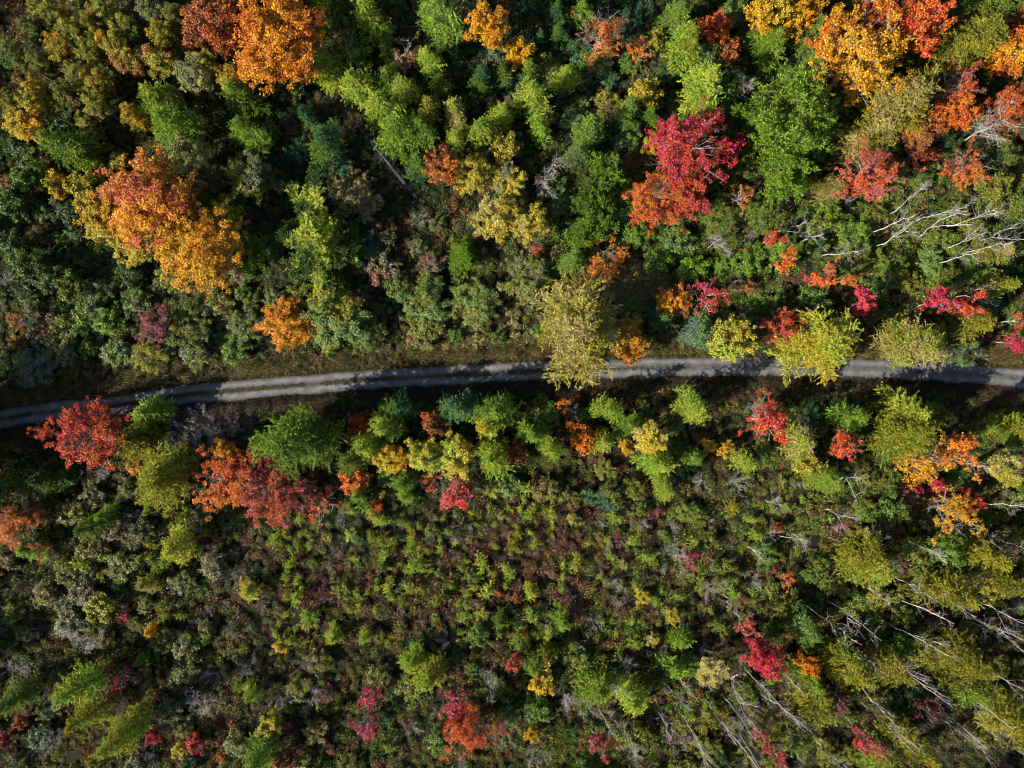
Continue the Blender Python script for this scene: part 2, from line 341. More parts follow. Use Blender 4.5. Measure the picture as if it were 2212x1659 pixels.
# kind x y r colour colour2 [H=..] [| label | short name used by its neighbours' labels]
PLANTS = """
M 600 90 86 orange goldorange H=18 | large dense orange maple at the top edge, upper left | the big top orange maple
M 468 48 58 rust deeporange H=16 | rust brown thinning maple on the left of the big top orange maple | the rust maple
M 322 435 80 pinkorange goldorange H=14 | large salmon orange maple, the upper of the pair in the left woods | the salmon maple
M 428 540 76 goldorange gold H=13 | large golden orange maple, the lower of the pair in the left woods | the golden left maple
M 222 472 50 yellow gold | broad yellow tree hugging the left side of the salmon maple | the broad yellow tree
M 290 525 36 yellow olgold
M 478 470 36 olgold yellow
A 115 99 25 gold olgold | rounded golden aspen standing out in the dark upper left corner | the golden corner aspen
A 160 72 26 olgold olive
A 123 40 25 olive olgold
A 88 16 25 olive olgold
A 187 107 24 olgold olive
A 197 45 20 olgold gold
A 227 21 26 olgold olive
A 269 53 24 olive olgold
A 333 16 24 olive grey
A 379 37 22 olgold olive
A 341 67 24 gold olgold
A 240 93 26 olgold gold
A 280 122 30 rust olgold
A 347 117 28 olgold rust
A 171 155 24 olgold olive
A 208 176 24 olgold gold
A 200 219 24 olive olgold
A 69 61 24 olive dark
A 24 112 30 olive dark
A 80 130 20 olive dark
A 56 168 16 olgold brown
A 88 187 20 olgold gold
A 75 219 24 olgold gold
A 19 219 20 olgold olive
A 59 267 32 gold olgold
A 283 248 22 gold olive
A 419 171 34 paleyel grey H=12
A 443 133 20 paleyel olgold H=12
A 491 163 22 gold yellow H=11
A 144 213 22 brown olive
L 341 213 36 lime yellime
L 368 280 46 lime bright H=14 | tall lime green larch above the salmon maple | the tall left larch
L 149 315 42 lime green
L 181 341 20 lime yellime
L 523 213 36 lime green
L 533 293 36 green lime
L 424 91 18 green bright
L 384 155 16 green lime
L 232 245 14 teal green
M 411 341 38 paleyel grey H=9 | pale yellow-green tree with bare twigs right above the salmon maple | the pale yellow tree
U 256 349 20 olgold olive
M 528 384 42 olive grey
U 453 378 30 grey olive
M 120 400 26 gold olgold
M 173 403 28 olgold yellow
U 227 381 20 olgold olive
L 88 360 18 green bright
M 53 320 28 green dark
L 16 301 20 green dark
M 48 379 26 dark green
M 20 440 30 dark green
M 12 398 16 rust dark
L 707 139 36 yellime lime
L 776 181 36 lime yellime
L 835 165 26 lime green
L 878 187 28 yellime sage
L 824 235 40 lime yellime H=13
L 846 291 38 lime green H=12 | lime green larch above the fallen dark trunk | the larch over the fallen trunk
L 904 280 32 lime green
L 928 232 24 yellime olgold
L 982 248 28 yellime tan
L 984 299 22 yellime lime
L 1043 288 34 lime yellime
L 1083 248 26 yellime lime
L 926 131 28 lime yellime
L 947 40 44 lime sage H=14
L 798 32 38 lime yellime H=14
L 702 16 36 green lime
L 832 107 18 sage lime
M 771 112 30 green lime
S 744 75 36 brown olive
S 872 107 34 pinkbrown olive
F 1035 171 28 teal green
F 984 112 17 teal green
M 1058 55 36 goldorange gold H=11 | golden orange tree near the top edge, left of centre | the top centre gold tree
L 955 187 20 green lime
L 1086 160 20 green sage
L 696 307 40 teal green H=11
L 664 253 22 green teal
F 904 357 30 green teal
M 958 358 33 rust orange H=9 | rust orange tree beside the yellow pair in the upper centre | the rust centre tree
M 1022 379 36 yellow olgold
U 763 408 36 olbrown tan
U 558 387 38 olive grey
F 878 333 18 green bright
M 1121 115 27 gold yellow | round golden yellow bushy tree near the top centre | the round gold tree
F 1209 72 20 teal green
F 1203 24 26 teal green
F 1171 80 16 teal green
L 1257 24 24 green lime
S 1297 74 46 orange brown H=10 | half-bare tree with orange leaves and long grey branches at top centre | the half-bare orange tree
S 1385 107 28 orange rust
M 1417 85 20 yellow olgold
L 1219 165 28 lime yellime
L 1161 219 38 yellime lime H=12
L 1142 149 22 green lime
U 1179 139 24 olive green
L 1169 280 24 lime bright
L 1454 35 30 lime sage
L 1478 92 42 lime olgold
M 1542 59 30 redorange rust | red-orange fuzzy tree between green larches at the top | the top red-orange tree
M 1569 107 26 orange rust
M 1531 118 26 green mist
L 1518 187 46 lime yellime H=13 | lime green larch above the crimson maple | the larch above the crimson maple
M 1398 203 30 yellow olgold
L 1358 235 26 lime sage
F 1406 248 20 green bright
U 1313 221 26 olbrown olgold
L 1265 293 34 sage lime
L 1249 338 28 sage grey
P 1302 373 38 bright green
M 1406 315 18 yellow gold
R 1480 322 68 crimson red H=13 | big crimson maple in the upper right woods | the crimson maple
M 1572 322 26 crimson red H=10
R 1420 425 52 orange redorange H=9 | orange maple touching the lower left of the crimson maple | the orange maple under the crimson one
M 1490 418 40 redorange crimson H=9
D 1609 195 36 greytwig greytwig
D 1179 395 46 greytwig greytwig H=8 | leafless grey-pink tree with fanned branches in the upper centre | the grey fanned tree
G 1275 139 20 greytwig greytwig
M 1094 318 30 yellow olgold
M 1097 395 34 yellow grey
M 1080 470 44 paleyel yellow H=8 | pale yellow round tree, the left of two near the upper centre | the pale centre tree
M 1143 478 33 yellow paleyel H=8
P 1281 433 38 bright green
P 1296 482 34 bright green
P 1262 508 28 green bright
P 1706 262 88 bright lime H=15 | very large bright green pine in the upper right | the big green pine
P 1690 385 50 bright lime
R 1868 112 82 gold goldorange H=17 | very large golden yellow maple at the upper right | the big gold maple
M 1800 78 38 gold orange H=14
M 1985 52 50 redorange orange H=17 | red-orange maple at the top right of the big gold maple | the corner red maple
M 1915 22 44 deeporange redorange H=16
M 1663 15 40 gold yellow H=14
M 1745 6 32 gold goldorange H=14
M 1713 42 22 gold yellow H=12
W 2097 98 58 olive olgold H=15
W 2125 17 56 olive green H=15
M 2185 100 38 deeporange gold H=13
M 2205 50 30 deeporange rust H=13
S 2063 192 46 redorange rust H=12
M 2063 246 34 deeporange orange H=11
W 1930 235 72 tan olgold H=15 | wide tan larch with a pale trunk in the upper right | the wide tan larch
L 1880 290 46 tan olive H=12
L 1990 190 32 tan olgold H=12
M 1993 282 34 rust orange H=9
R 1873 380 48 pinkred redorange H=11 | pinkish red maple under the wide tan larch | the pinkish red maple
S 1985 327 34 redorange pinkred
D 2125 278 62 white white H=11 | large leafless pale tree with spreading limbs at the right edge | the pale spreading tree
S 2097 362 40 redorange orange
M 2181 240 36 deeporange rust H=12
L 1747 70 34 sage lime
L 1663 98 34 lime bright
L 1750 140 28 green lime
L 1789 406 28 tan olive
M 2153 406 30 olive green
D 27 611 34 greytwig greytwig
M 336 705 33 maroon pinkred H=5 | purple-maroon round tree among green bushes at the left | the maroon tree
S 35 691 20 orange rust
U 35 737 14 goldorange brown
U 75 793 38 mist grey | silvery green rounded bush beside the road at the far left | the silvery bush
U 85 705 32 grey brown
U 149 705 32 olive green
U 187 678 30 green grey
U 229 690 28 green bright
U 128 753 30 olive grey
U 400 696 44 green olive
U 440 651 30 grey olive
U 320 762 34 olgold olive
U 253 762 28 grey green
U 533 705 34 green grey
P 547 558 38 green bright
U 520 580 26 grey pinkbrown
U 368 590 30 olive green
M 27 526 28 dark green
M 53 579 30 green dark
M 101 598 28 green dark
M 147 621 28 green olive
U 480 660 26 olive tan
U 210 630 26 green grey
U 290 650 26 grey green
F 684 515 98 yellime dark H=13 | big star-shaped fir with yellow-green boughs left of centre | the star-shaped fir
F 745 548 52 dark green H=8
F 705 600 40 yellime green H=6
F 995 558 36 bright green H=5.5 | small dense bright green fir near the centre | the bright green fir
M 618 706 46 goldorange orange H=6 | bright orange small maple just above the road, left of centre | the roadside orange maple
M 725 690 58 olgold sage H=6 | olive gold broad bush right of the roadside orange maple | the olive gold bush tree
U 790 720 36 green olive
U 824 579 32 pinkbrown grey
U 926 668 44 sage olive
U 1024 655 44 olive sage
U 864 625 28 green olive
U 798 531 26 teal mist
U 931 571 25 grey pinkbrown
G 904 473 26 greytwig greytwig
U 784 440 34 olbrown tan
U 918 722 30 olbrown olive
W 1250 722 100 tan olgold H=15 | very large tan larch overhanging the road near the centre | the big tan road larch
M 1360 735 36 gold orange H=9 | golden orange tree attached to the right of the big tan road larch | the gold tree by the tan larch
S 1310 563 42 orange goldorange H=5 | bright orange spreading maple above the long grass patch | the orange maple by the grass
M 1457 650 33 goldorange rust H=6
S 1531 636 38 crimson red
S 1611 622 20 orange rust
M 1582 730 42 yellow yellime H=10 | yellow-green maple leaning over the road on the right | the yellow-green road maple
L 1515 713 36 sage mist H=7
L 1430 686 30 teal sage H=6
S 1609 545 12 orange rust
D 1545 525 34 white white H=7
S 1155 539 15 redorange red
L 1235 563 26 sage lime
U 1142 606 46 olive grey
U 1422 558 30 green bright
U 1161 715 15 green bright
S 1473 505 14 orange pinkred
S 1598 425 26 orange tan
U 1460 520 30 green sage
U 1380 510 26 bright green
U 1620 560 30 green bright
U 1560 480 34 green olive
U 1650 470 36 green olive
W 1767 738 74 yellime yellow H=12 | large yellow-green larch overhanging the road on the right | the yellow-green road larch
W 1965 738 56 tan yellime H=12 | tan larch at the upper road edge near the right side | the right tan larch
P 2072 752 42 sage mist H=8
L 2097 695 48 olgold olive H=13
L 2153 618 28 lime olgold
M 1691 706 33 redorange pinkred H=7 | red-orange small maple left of the yellow-green road larch | the small red road maple
C 1873 656 38 crimson red
C 2021 656 36 crimson red H=10 | leaning birches with bright crimson leaves near the right edge | the crimson birch
C 2083 672 34 redorange red H=10
C 2187 734 28 crimson crimson
C 2187 692 26 orange rust
C 1652 521 24 redorange red
C 1697 572 28 orange redorange
C 1775 600 30 redorange orange
C 1823 605 18 redorange orange
L 2150 540 30 tan olive
U 2013 562 26 green sage
B 1929 484 44 white white H=12
B 1943 512 44 white white H=13
B 2041 452 40 white white H=13
B 2111 466 44 white white H=13
B 2041 494 36 white white H=12
B 1971 440 40 white white H=11
B 2139 530 40 white white H=12
B 2167 508 38 white white H=12
B 2097 520 36 white white H=12
B 1757 510 40 white white H=9
B 1705 486 36 white white H=8
B 1811 534 40 white white H=10
B 2069 556 36 white white H=12
B 2111 636 44 white white H=11
G 1750 660 30 greytwig greytwig
U 1845 499 38 green lime
U 1845 560 34 olive green
U 1691 540 34 green lime
U 1920 580 34 green olive
U 1780 470 32 olive lime
U 2040 600 34 olive green
U 1760 640 30 dark green
U 1900 620 30 green dark
R 190 942 62 redorange red H=10 | flame red maple just under the road at the left | the flame red maple
L 315 880 34 yellime lime H=8
L 347 866 24 green lime H=6
L 285 955 46 olgold olive H=8
W 352 1040 58 olgold yellime H=11 | olive gold larch with a dark trunk line, lower left of the road | the olive gold larch
L 375 1000 36 yellime olgold H=7
M 405 990 25 yellow olgold
G 480 950 46 greytwig greytwig
D 221 1018 32 greytwig greytwig
F 107 1036 36 dark green
M 13 1050 30 olive dark
R 36 1138 46 rust orange H=7 | orange tree cut off by the left edge below the road | the left edge orange tree
L 67 1183 30 bright lime H=6
L 237 1109 18 lime bright
L 192 1141 22 green lime
U 293 1000 22 orange olive
L 383 1178 34 yellime olgold H=9 | yellow-green larch with a dark trunk line in the lower left brush | the slim yellow larch
R 497 1038 58 redorange orange H=9 | large red-orange maple in the lower left clearing, left one of the touching pair | the big red-orange maple
R 583 1062 56 redorange pinkred H=9 | red-orange maple in the lower left clearing, right one of the touching pair | the right-hand red-orange maple
M 488 985 30 goldorange gold H=7
S 684 1090 40 pinkred redorange H=4
W 632 952 74 lime green H=16 | very large lime green larch below the road, left of centre | the big lime larch
F 555 954 22 bright green
M 774 917 20 deeporange orange H=4.5 | small deep orange tree between larches just below the road | the small deep orange tree
M 758 941 14 orange rust
M 795 900 10 deeporange rust
L 824 917 34 yellime lime H=10
L 851 884 38 green teal H=9
L 792 964 34 lime yellime H=10
M 840 991 30 gold yellow H=6 | golden bushy tree in the row below the road | the golden row tree
L 760 999 30 sage olive
M 915 983 34 yellime yellow H=7
M 984 986 38 yellow yellime H=7 | round bright yellow tree in the row below the road | the round yellow tree
M 939 917 26 deeporange rust H=6 | rust red pointed tree in the row below the road | the rust red tree
L 984 884 40 teal sage H=9
L 1054 919 26 yellime yellow H=11
L 1070 890 46 green lime H=10
L 1070 989 40 lime yellime H=10
M 763 1039 26 orange redorange H=4.5 | bright orange bushy maple right of the big red-orange maple | the bright orange bush maple
C 990 1044 44 red pinkred H=6 | half-bare red tree with pale radiating branches near the centre | the pale-branched red tree
U 696 997 16 rust orange
L 875 1042 24 green lime
S 936 1036 26 red rust
U 816 1092 12 orange red
L 771 1074 18 green lime
L 875 1074 16 lime yellime
L 1321 884 32 yellime lime H=10 | bright yellow-green larch just below the road at centre right | the bright row larch
S 1230 882 24 orange rust
M 1262 948 28 orange goldorange H=6.5 | bright orange narrow maple below the road at centre right | the narrow orange maple
L 1499 882 38 lime yellime H=11 | lime green spiky larch below the road, right of centre | the spiky lime larch
A 1406 948 32 tan yellow H=8
L 1302 956 28 yellime lime H=8
M 1355 967 16 yellow gold H=3
L 1363 922 28 lime green H=9
L 1142 932 30 green lime H=9
M 1115 980 22 orange rust H=4
L 1187 962 26 yellime lime H=8
M 1534 964 14 gold yellow H=3
M 1571 972 17 yellow gold H=4 | small bright yellow round bush below the road, right half | the small yellow ball
L 1611 999 24 yellime lime
L 1502 994 22 lime green
L 1417 1004 34 lime yellime
L 1435 1050 26 yellime lime
G 1515 1036 32 greytwig greytwig
G 1590 1042 32 greytwig greytwig
G 1387 1130 26 greytwig greytwig
D 1465 1185 40 greytwig greytwig
C 1490 1210 26 pinkred magenta H=4
C 1649 908 46 red redorange H=10 | red birch with white trunks just below the road, right half | the red birch
S 1649 900 42 red redorange H=8
C 1828 964 36 redorange red H=9 | smaller red birch with pale trunks right of the red birch | the smaller red birch
S 1832 968 32 red pinkred H=7
L 1727 953 38 tan yellime H=9
M 1744 998 24 yellow paleyel H=6
L 1775 1029 36 lime yellime H=8
W 1957 936 60 olgold lime H=13
L 1957 889 48 yellime olive H=12
L 2021 897 26 lime olive
L 1845 900 34 lime green
L 2195 920 36 olgold lime
S 1990 1000 50 goldorange gold H=11 | wide golden orange tree in the lower right half of the picture | the wide golden orange tree
C 2060 978 46 orange goldorange H=12
S 2045 985 36 goldorange orange H=11
S 2062 1108 48 gold goldorange H=10 | bright gold ragged tree by the right edge below the road | the ragged gold tree
M 2097 1085 22 red redorange H=8
M 2035 1051 16 magenta crimson H=5
M 1985 1057 11 magenta crimson H=4
S 1968 1071 22 pinkred rust
A 2181 1020 34 olgold tan
U 1747 903 22 teal dark
M 2058 1188 32 green bright H=9
L 2139 1200 48 olgold olive H=13
L 1873 1197 48 olgold olive H=13
L 1845 1230 30 olive lime
M 1929 1104 30 green olive
B 1677 1090 36 white white H=8
B 1817 1113 40 white white H=10
B 1831 1048 40 white white H=8
B 1705 1169 30 white white H=8
B 1744 1169 34 white white H=9
B 1887 1155 36 white white H=10
B 1999 1186 40 white white H=11
B 1629 1188 30 white white H=7
B 2150 1155 40 white white H=12
B 2181 1104 36 white white H=12
B 2100 1000 36 white white H=12
L 317 1262 20 tan olgold H=5
L 536 1273 22 yellow yellime H=4 | small bright yellow larch in the lower left brush | the small yellow larch
L 331 1364 16 yellow gold H=4
M 213 1310 28 olive olgold H=5
D 192 1382 48 greytwig greytwig H=5 | leafless grey tree sprawling in the dark lower left | the sprawling grey tree
G 437 1345 26 greytwig greytwig
G 504 1361 26 greytwig greytwig
D 40 1444 38 greytwig greytwig
L 190 1480 42 lime olgold H=13 | leaning lime larch in the lower left corner area | the lower left larch
S 256 1468 32 darkred crimson H=6 | dark red thin-leaved tree beside the lower left larch | the dark red tree
L 192 1545 30 olgold lime H=12
L 275 1580 48 lime olgold H=14
L 307 1422 14 lime green
M 331 1588 16 darkred crimson H=4
M 419 1606 18 red darkred H=4
M 387 1622 16 yellow olgold H=3.5
M 208 1649 18 yellow olgold H=5
G 467 1457 28 greytwig greytwig
D 440 1518 44 greytwig greytwig H=7
G 539 1444 32 greytwig greytwig
L 547 1500 14 lime yellime
L 27 1510 36 green olive H=11
M 3 1604 14 red darkred
M 40 1564 13 redorange rust H=3
D 112 1596 34 greytwig greytwig
G 330 1640 32 greytwig greytwig
G 540 1620 36 greytwig greytwig
G 520 1244 24 greytwig greytwig
M 584 1566 25 yellow olgold H=4.5 | isolated mustard yellow bushy tree at the bottom left | the mustard tree
S 792 1506 26 crimson magenta H=5
S 790 1566 27 crimson magenta H=6 | crimson thin-leaved tree at the bottom, left of centre | the bottom crimson tree
S 979 1520 34 crimson pinkred H=6
R 1016 1574 44 redorange deeporange H=8 | dense orange-red maple at the bottom centre | the bottom orange maple
D 998 1645 30 white white H=7
L 888 1428 28 lime olgold H=6
L 931 1452 34 olgold lime H=8
L 718 1377 18 yellime lime H=4
L 787 1372 16 yellime lime H=4
L 563 1630 34 green lime H=10
M 616 1641 24 darkred rust H=5
D 1062 1457 34 greytwig greytwig
M 608 1398 14 gold yellow H=2.5
G 611 1510 34 greytwig greytwig
G 678 1497 34 greytwig greytwig
G 659 1438 26 greytwig greytwig
G 888 1468 26 greytwig greytwig
G 886 1572 28 greytwig greytwig
M 1032 1377 22 green lime H=4
L 1080 1337 18 lime green H=4.5
L 1147 1278 18 yellow yellime H=3.5 | yellow larch sapling in the middle of the lower brush | the yellow middle sapling
L 1214 1345 20 lime bright H=4.5
L 1150 1436 20 lime green H=6
L 1177 1414 18 olgold olive H=6
M 1171 1470 24 gold yellow H=5 | small golden bush tree at the lower centre | the lower golden bush
L 1283 1484 38 lime yellime H=9
L 1369 1510 40 lime yellime H=10
L 1473 1382 24 bright lime H=6
L 1451 1438 26 lime green H=7
M 1409 1382 14 yellow paleyel H=3
A 1542 1452 28 olgold tan H=9
C 1283 1598 32 pinkred rust H=7 | pinkish half-bare tree at the bottom, right of centre | the pinkish bare tree
M 1150 1588 15 gold olgold H=4
M 1390 1292 16 yellow olgold H=3
M 1457 1332 15 yellow olgold H=3.5
C 1113 1420 22 red redorange H=4
C 1606 1340 24 redorange pinkred H=8
G 1329 1262 28 greytwig greytwig
G 1337 1297 22 greytwig greytwig
D 1531 1270 32 greytwig greytwig H=5
B 1579 1302 30 white white H=8
G 1281 1345 24 greytwig greytwig
G 1179 1358 22 greytwig greytwig
G 1249 1404 26 greytwig greytwig
D 1350 1438 34 greytwig greytwig H=5
G 1430 1409 28 greytwig greytwig
B 1475 1478 32 white white H=9
D 1222 1505 38 greytwig greytwig H=6
B 1275 1524 30 white white H=8
B 1331 1505 36 white white H=11
B 1345 1609 40 white white H=13 | tall forked bare birch at the bottom edge, right of centre | the forked bottom birch
B 1435 1550 36 white white H=14
B 1446 1590 36 white white H=13
B 1555 1564 36 white white H=15
B 1603 1564 40 white white H=16
B 1595 1470 40 white white H=14
B 1459 1516 30 white white H=11
D 1153 1628 30 white white H=6
D 1091 1564 34 greytwig greytwig
M 1652 1427 32 crimson red H=12 | round crimson tree on white trunks, lower right | the round crimson tree
M 1750 1441 19 goldorange orange H=9 | small golden orange crown beside the round crimson tree | the small gold crown
S 1699 1253 18 orange redorange H=5
C 1867 1587 30 crimson pinkred H=12 | crimson half-bare tree near the bottom right corner | the corner crimson tree
S 2007 1536 24 darkred crimson H=10
S 1809 1508 24 maroon darkred H=9
M 1999 1648 14 red darkred H=9
C 1652 1601 28 pinkred red H=12
L 1744 1357 34 green sage H=11
L 1831 1441 42 olgold lime H=15
L 1915 1441 32 olgold olive H=14
L 2069 1421 48 olgold olive H=16
L 2097 1477 40 olive lime H=15
L 1761 1539 42 olive olgold H=14
L 2055 1279 44 olgold olive H=14
L 1887 1231 42 olgold lime H=12
L 1957 1609 40 olgold olive H=15
L 1901 1643 36 olgold lime H=14
L 2181 1553 44 olgold olive H=16
M 1719 1595 32 green olive H=10
M 1954 1335 20 green olive H=6
M 1949 1399 24 bright dark H=7
L 2184 1262 26 olgold olive
L 1747 1469 28 lime olive H=11
B 1795 1350 40 white white H=19 | tallest bare white birch with a long straight trunk, lower right | the tall white birch
B 1850 1340 44 white white H=16
B 1945 1452 40 white white H=17
B 1990 1392 36 white white H=17
B 2180 1390 36 white white H=17
B 1905 1515 32 white white H=18
B 2060 1300 32 white white H=15
B 1985 1275 36 white white H=15
B 1650 1490 34 white white H=15
B 1710 1465 30 white white H=15
B 1690 1560 32 white white H=16
B 1600 1620 34 white white H=16
B 2170 1470 40 white white H=15
B 2070 1560 34 white white H=16
B 2100 1600 34 white white H=16
B 1800 1640 32 white white H=14
B 2167 1325 36 white white H=15
B 1900 1270 32 white white H=14
B 1640 1650 30 white white H=16
B 1730 1640 30 white white H=15
B 1500 1600 30 white white H=15
B 1530 1640 28 white white H=15
B 1620 1530 30 white white H=15
B 1680 1520 28 white white H=15
B 1860 1420 30 white white H=16
B 1930 1580 30 white white H=17
B 2010 1490 30 white white H=16
B 2130 1350 32 white white H=15
B 2000 1330 30 white white H=15
B 1380 1620 28 white white H=13
B 1300 1560 30 white white H=12
B 2130 1530 32 white white H=16
B 2190 1620 32 white white H=16
G 395 925 34 greytwig greytwig
G 445 975 36 greytwig greytwig
G 430 890 30 greytwig greytwig
G 500 920 30 greytwig greytwig
G 380 960 26 greytwig greytwig
G 460 925 34 greytwig greytwig
G 415 950 30 greytwig greytwig
"""

# ------------------------------------------------------------------ road centre line and ground
RD = [(-260,990),(-120,945),(0,905),(90,889),(160,890-4),(266,875),(373,855),(478,846),(575,838),(798,820),(1106,803.5),(1408,794),(1636,792),(1873,796),(2070,806),(2212,818),(2340,834),(2520,860)]
RW = np.array([at(*p) for p in RD])
def road_y(x): return np.interp(x, RW[:, 0], RW[:, 1])
def _smooth_road():
    xs = np.linspace(RW[0, 0], RW[-1, 0], 400); ys = np.interp(xs, RW[:, 0], RW[:, 1])
    k = np.ones(21)/21; ysp = np.pad(ys, 10, mode='edge'); return xs, np.convolve(ysp, k, 'valid')
RX, RY = _smooth_road()
def road_y(x): return np.interp(x, RX, RY)
def hash_noise(x, y, sc, seed=0):
    g = np.random.default_rng(seed); G = g.random((257, 257))
    u = (np.asarray(x)/sc) % 256; v = (np.asarray(y)/sc) % 256
    i = np.floor(u).astype(int); j = np.floor(v).astype(int); a = u-i; b = v-j; a = a*a*(3-2*a); b = b*b*(3-2*b)
    return (G[i, j]*(1-a)+G[i+1, j]*a)*(1-b)+(G[i, j+1]*(1-a)+G[i+1, j+1]*a)*b
def ground_z(x, y):
    d = np.abs(np.asarray(y)-road_y(x))
    k = np.clip((d-2.2)/6, 0, 1)
    ditch = -.30*np.exp(-((d-4.3)/1.1)**2)
    return (hash_noise(x+500, y+500, 14, 3)-.5)*1.2*k+(hash_noise(x+500, y+500, 3.1, 4)-.5)*.35*k+ditch*.7

def tag(o, label=None, cat=None, group=None, kind=None):
    if label: o["label"] = label
    if cat: o["category"] = cat
    if group: o["group"] = group
    if kind: o["kind"] = kind

def build_ground():
    def axis(lim, fine, step):
        a = np.arange(-fine, fine+.01, step); o = fine*np.array([1.15, 1.4, 2, 3.5, 7, 16]); return np.concatenate([-o[::-1], a, o])
    X = axis(0, 110, 1.0); Y = axis(0, 90, 1.0)
    gx, gy = np.meshgrid(X, Y, indexing='ij'); gz = ground_z(gx, gy)
    nx, ny = gx.shape; v = np.stack([gx, gy, gz], -1).reshape(-1, 3)
    i = np.arange(nx-1)[:, None]*ny+np.arange(ny-1)[None]
    f = np.stack([i, i+ny, i+ny+1, i+1], -1).reshape(-1, 4)
    me = bpy.data.meshes.new("ground"); me.from_pydata(v.tolist(), [], f.tolist())
    for p in me.polygons: p.use_smooth = True
    m, n, l, p = nodes("forest_floor")
    tc = n.new("ShaderNodeTexCoord"); n1 = n.new("ShaderNodeTexNoise"); n1.inputs["Scale"].default_value = .35; n1.inputs["Detail"].default_value = 8
    n2 = n.new("ShaderNodeTexNoise"); n2.inputs["Scale"].default_value = 5; n2.inputs["Detail"].default_value = 5
    l.new(tc.outputs["Object"], n1.inputs["Vector"]); l.new(tc.outputs["Object"], n2.inputs["Vector"])
    r = n.new("ShaderNodeValToRGB"); e = r.color_ramp.elements
    e[0].position = .35; e[0].color = (.010, .009, .006, 1); e[1].position = .68; e[1].color = (.04, .026, .016, 1)
    x = e.new(.5); x.color = (.018, .018, .009, 1)
    mx = n.new("ShaderNodeMix"); mx.data_type = 'FLOAT'; mx.inputs[0].default_value = .5
    l.new(n1.outputs[0], mx.inputs[2]); l.new(n2.outputs[0], mx.inputs[3]); l.new(mx.outputs[0], r.inputs[0]); l.new(r.outputs[0], p.inputs["Base Color"])
    b = n.new("ShaderNodeBump"); b.inputs["Strength"].default_value = .8; b.inputs["Distance"].default_value = .15
    l.new(n2.outputs[0], b.inputs["Height"]); l.new(b.outputs[0], p.inputs["Normal"]); p.inputs["Roughness"].default_value = 1.0; p.inputs["Specular IOR Level"].default_value = .08
    me.materials.append(m); o = bpy.data.objects.new("ground", me); COL.objects.link(o)
    tag(o, "dark forest floor of soil and litter under all the growth", kind="structure")
build_ground()

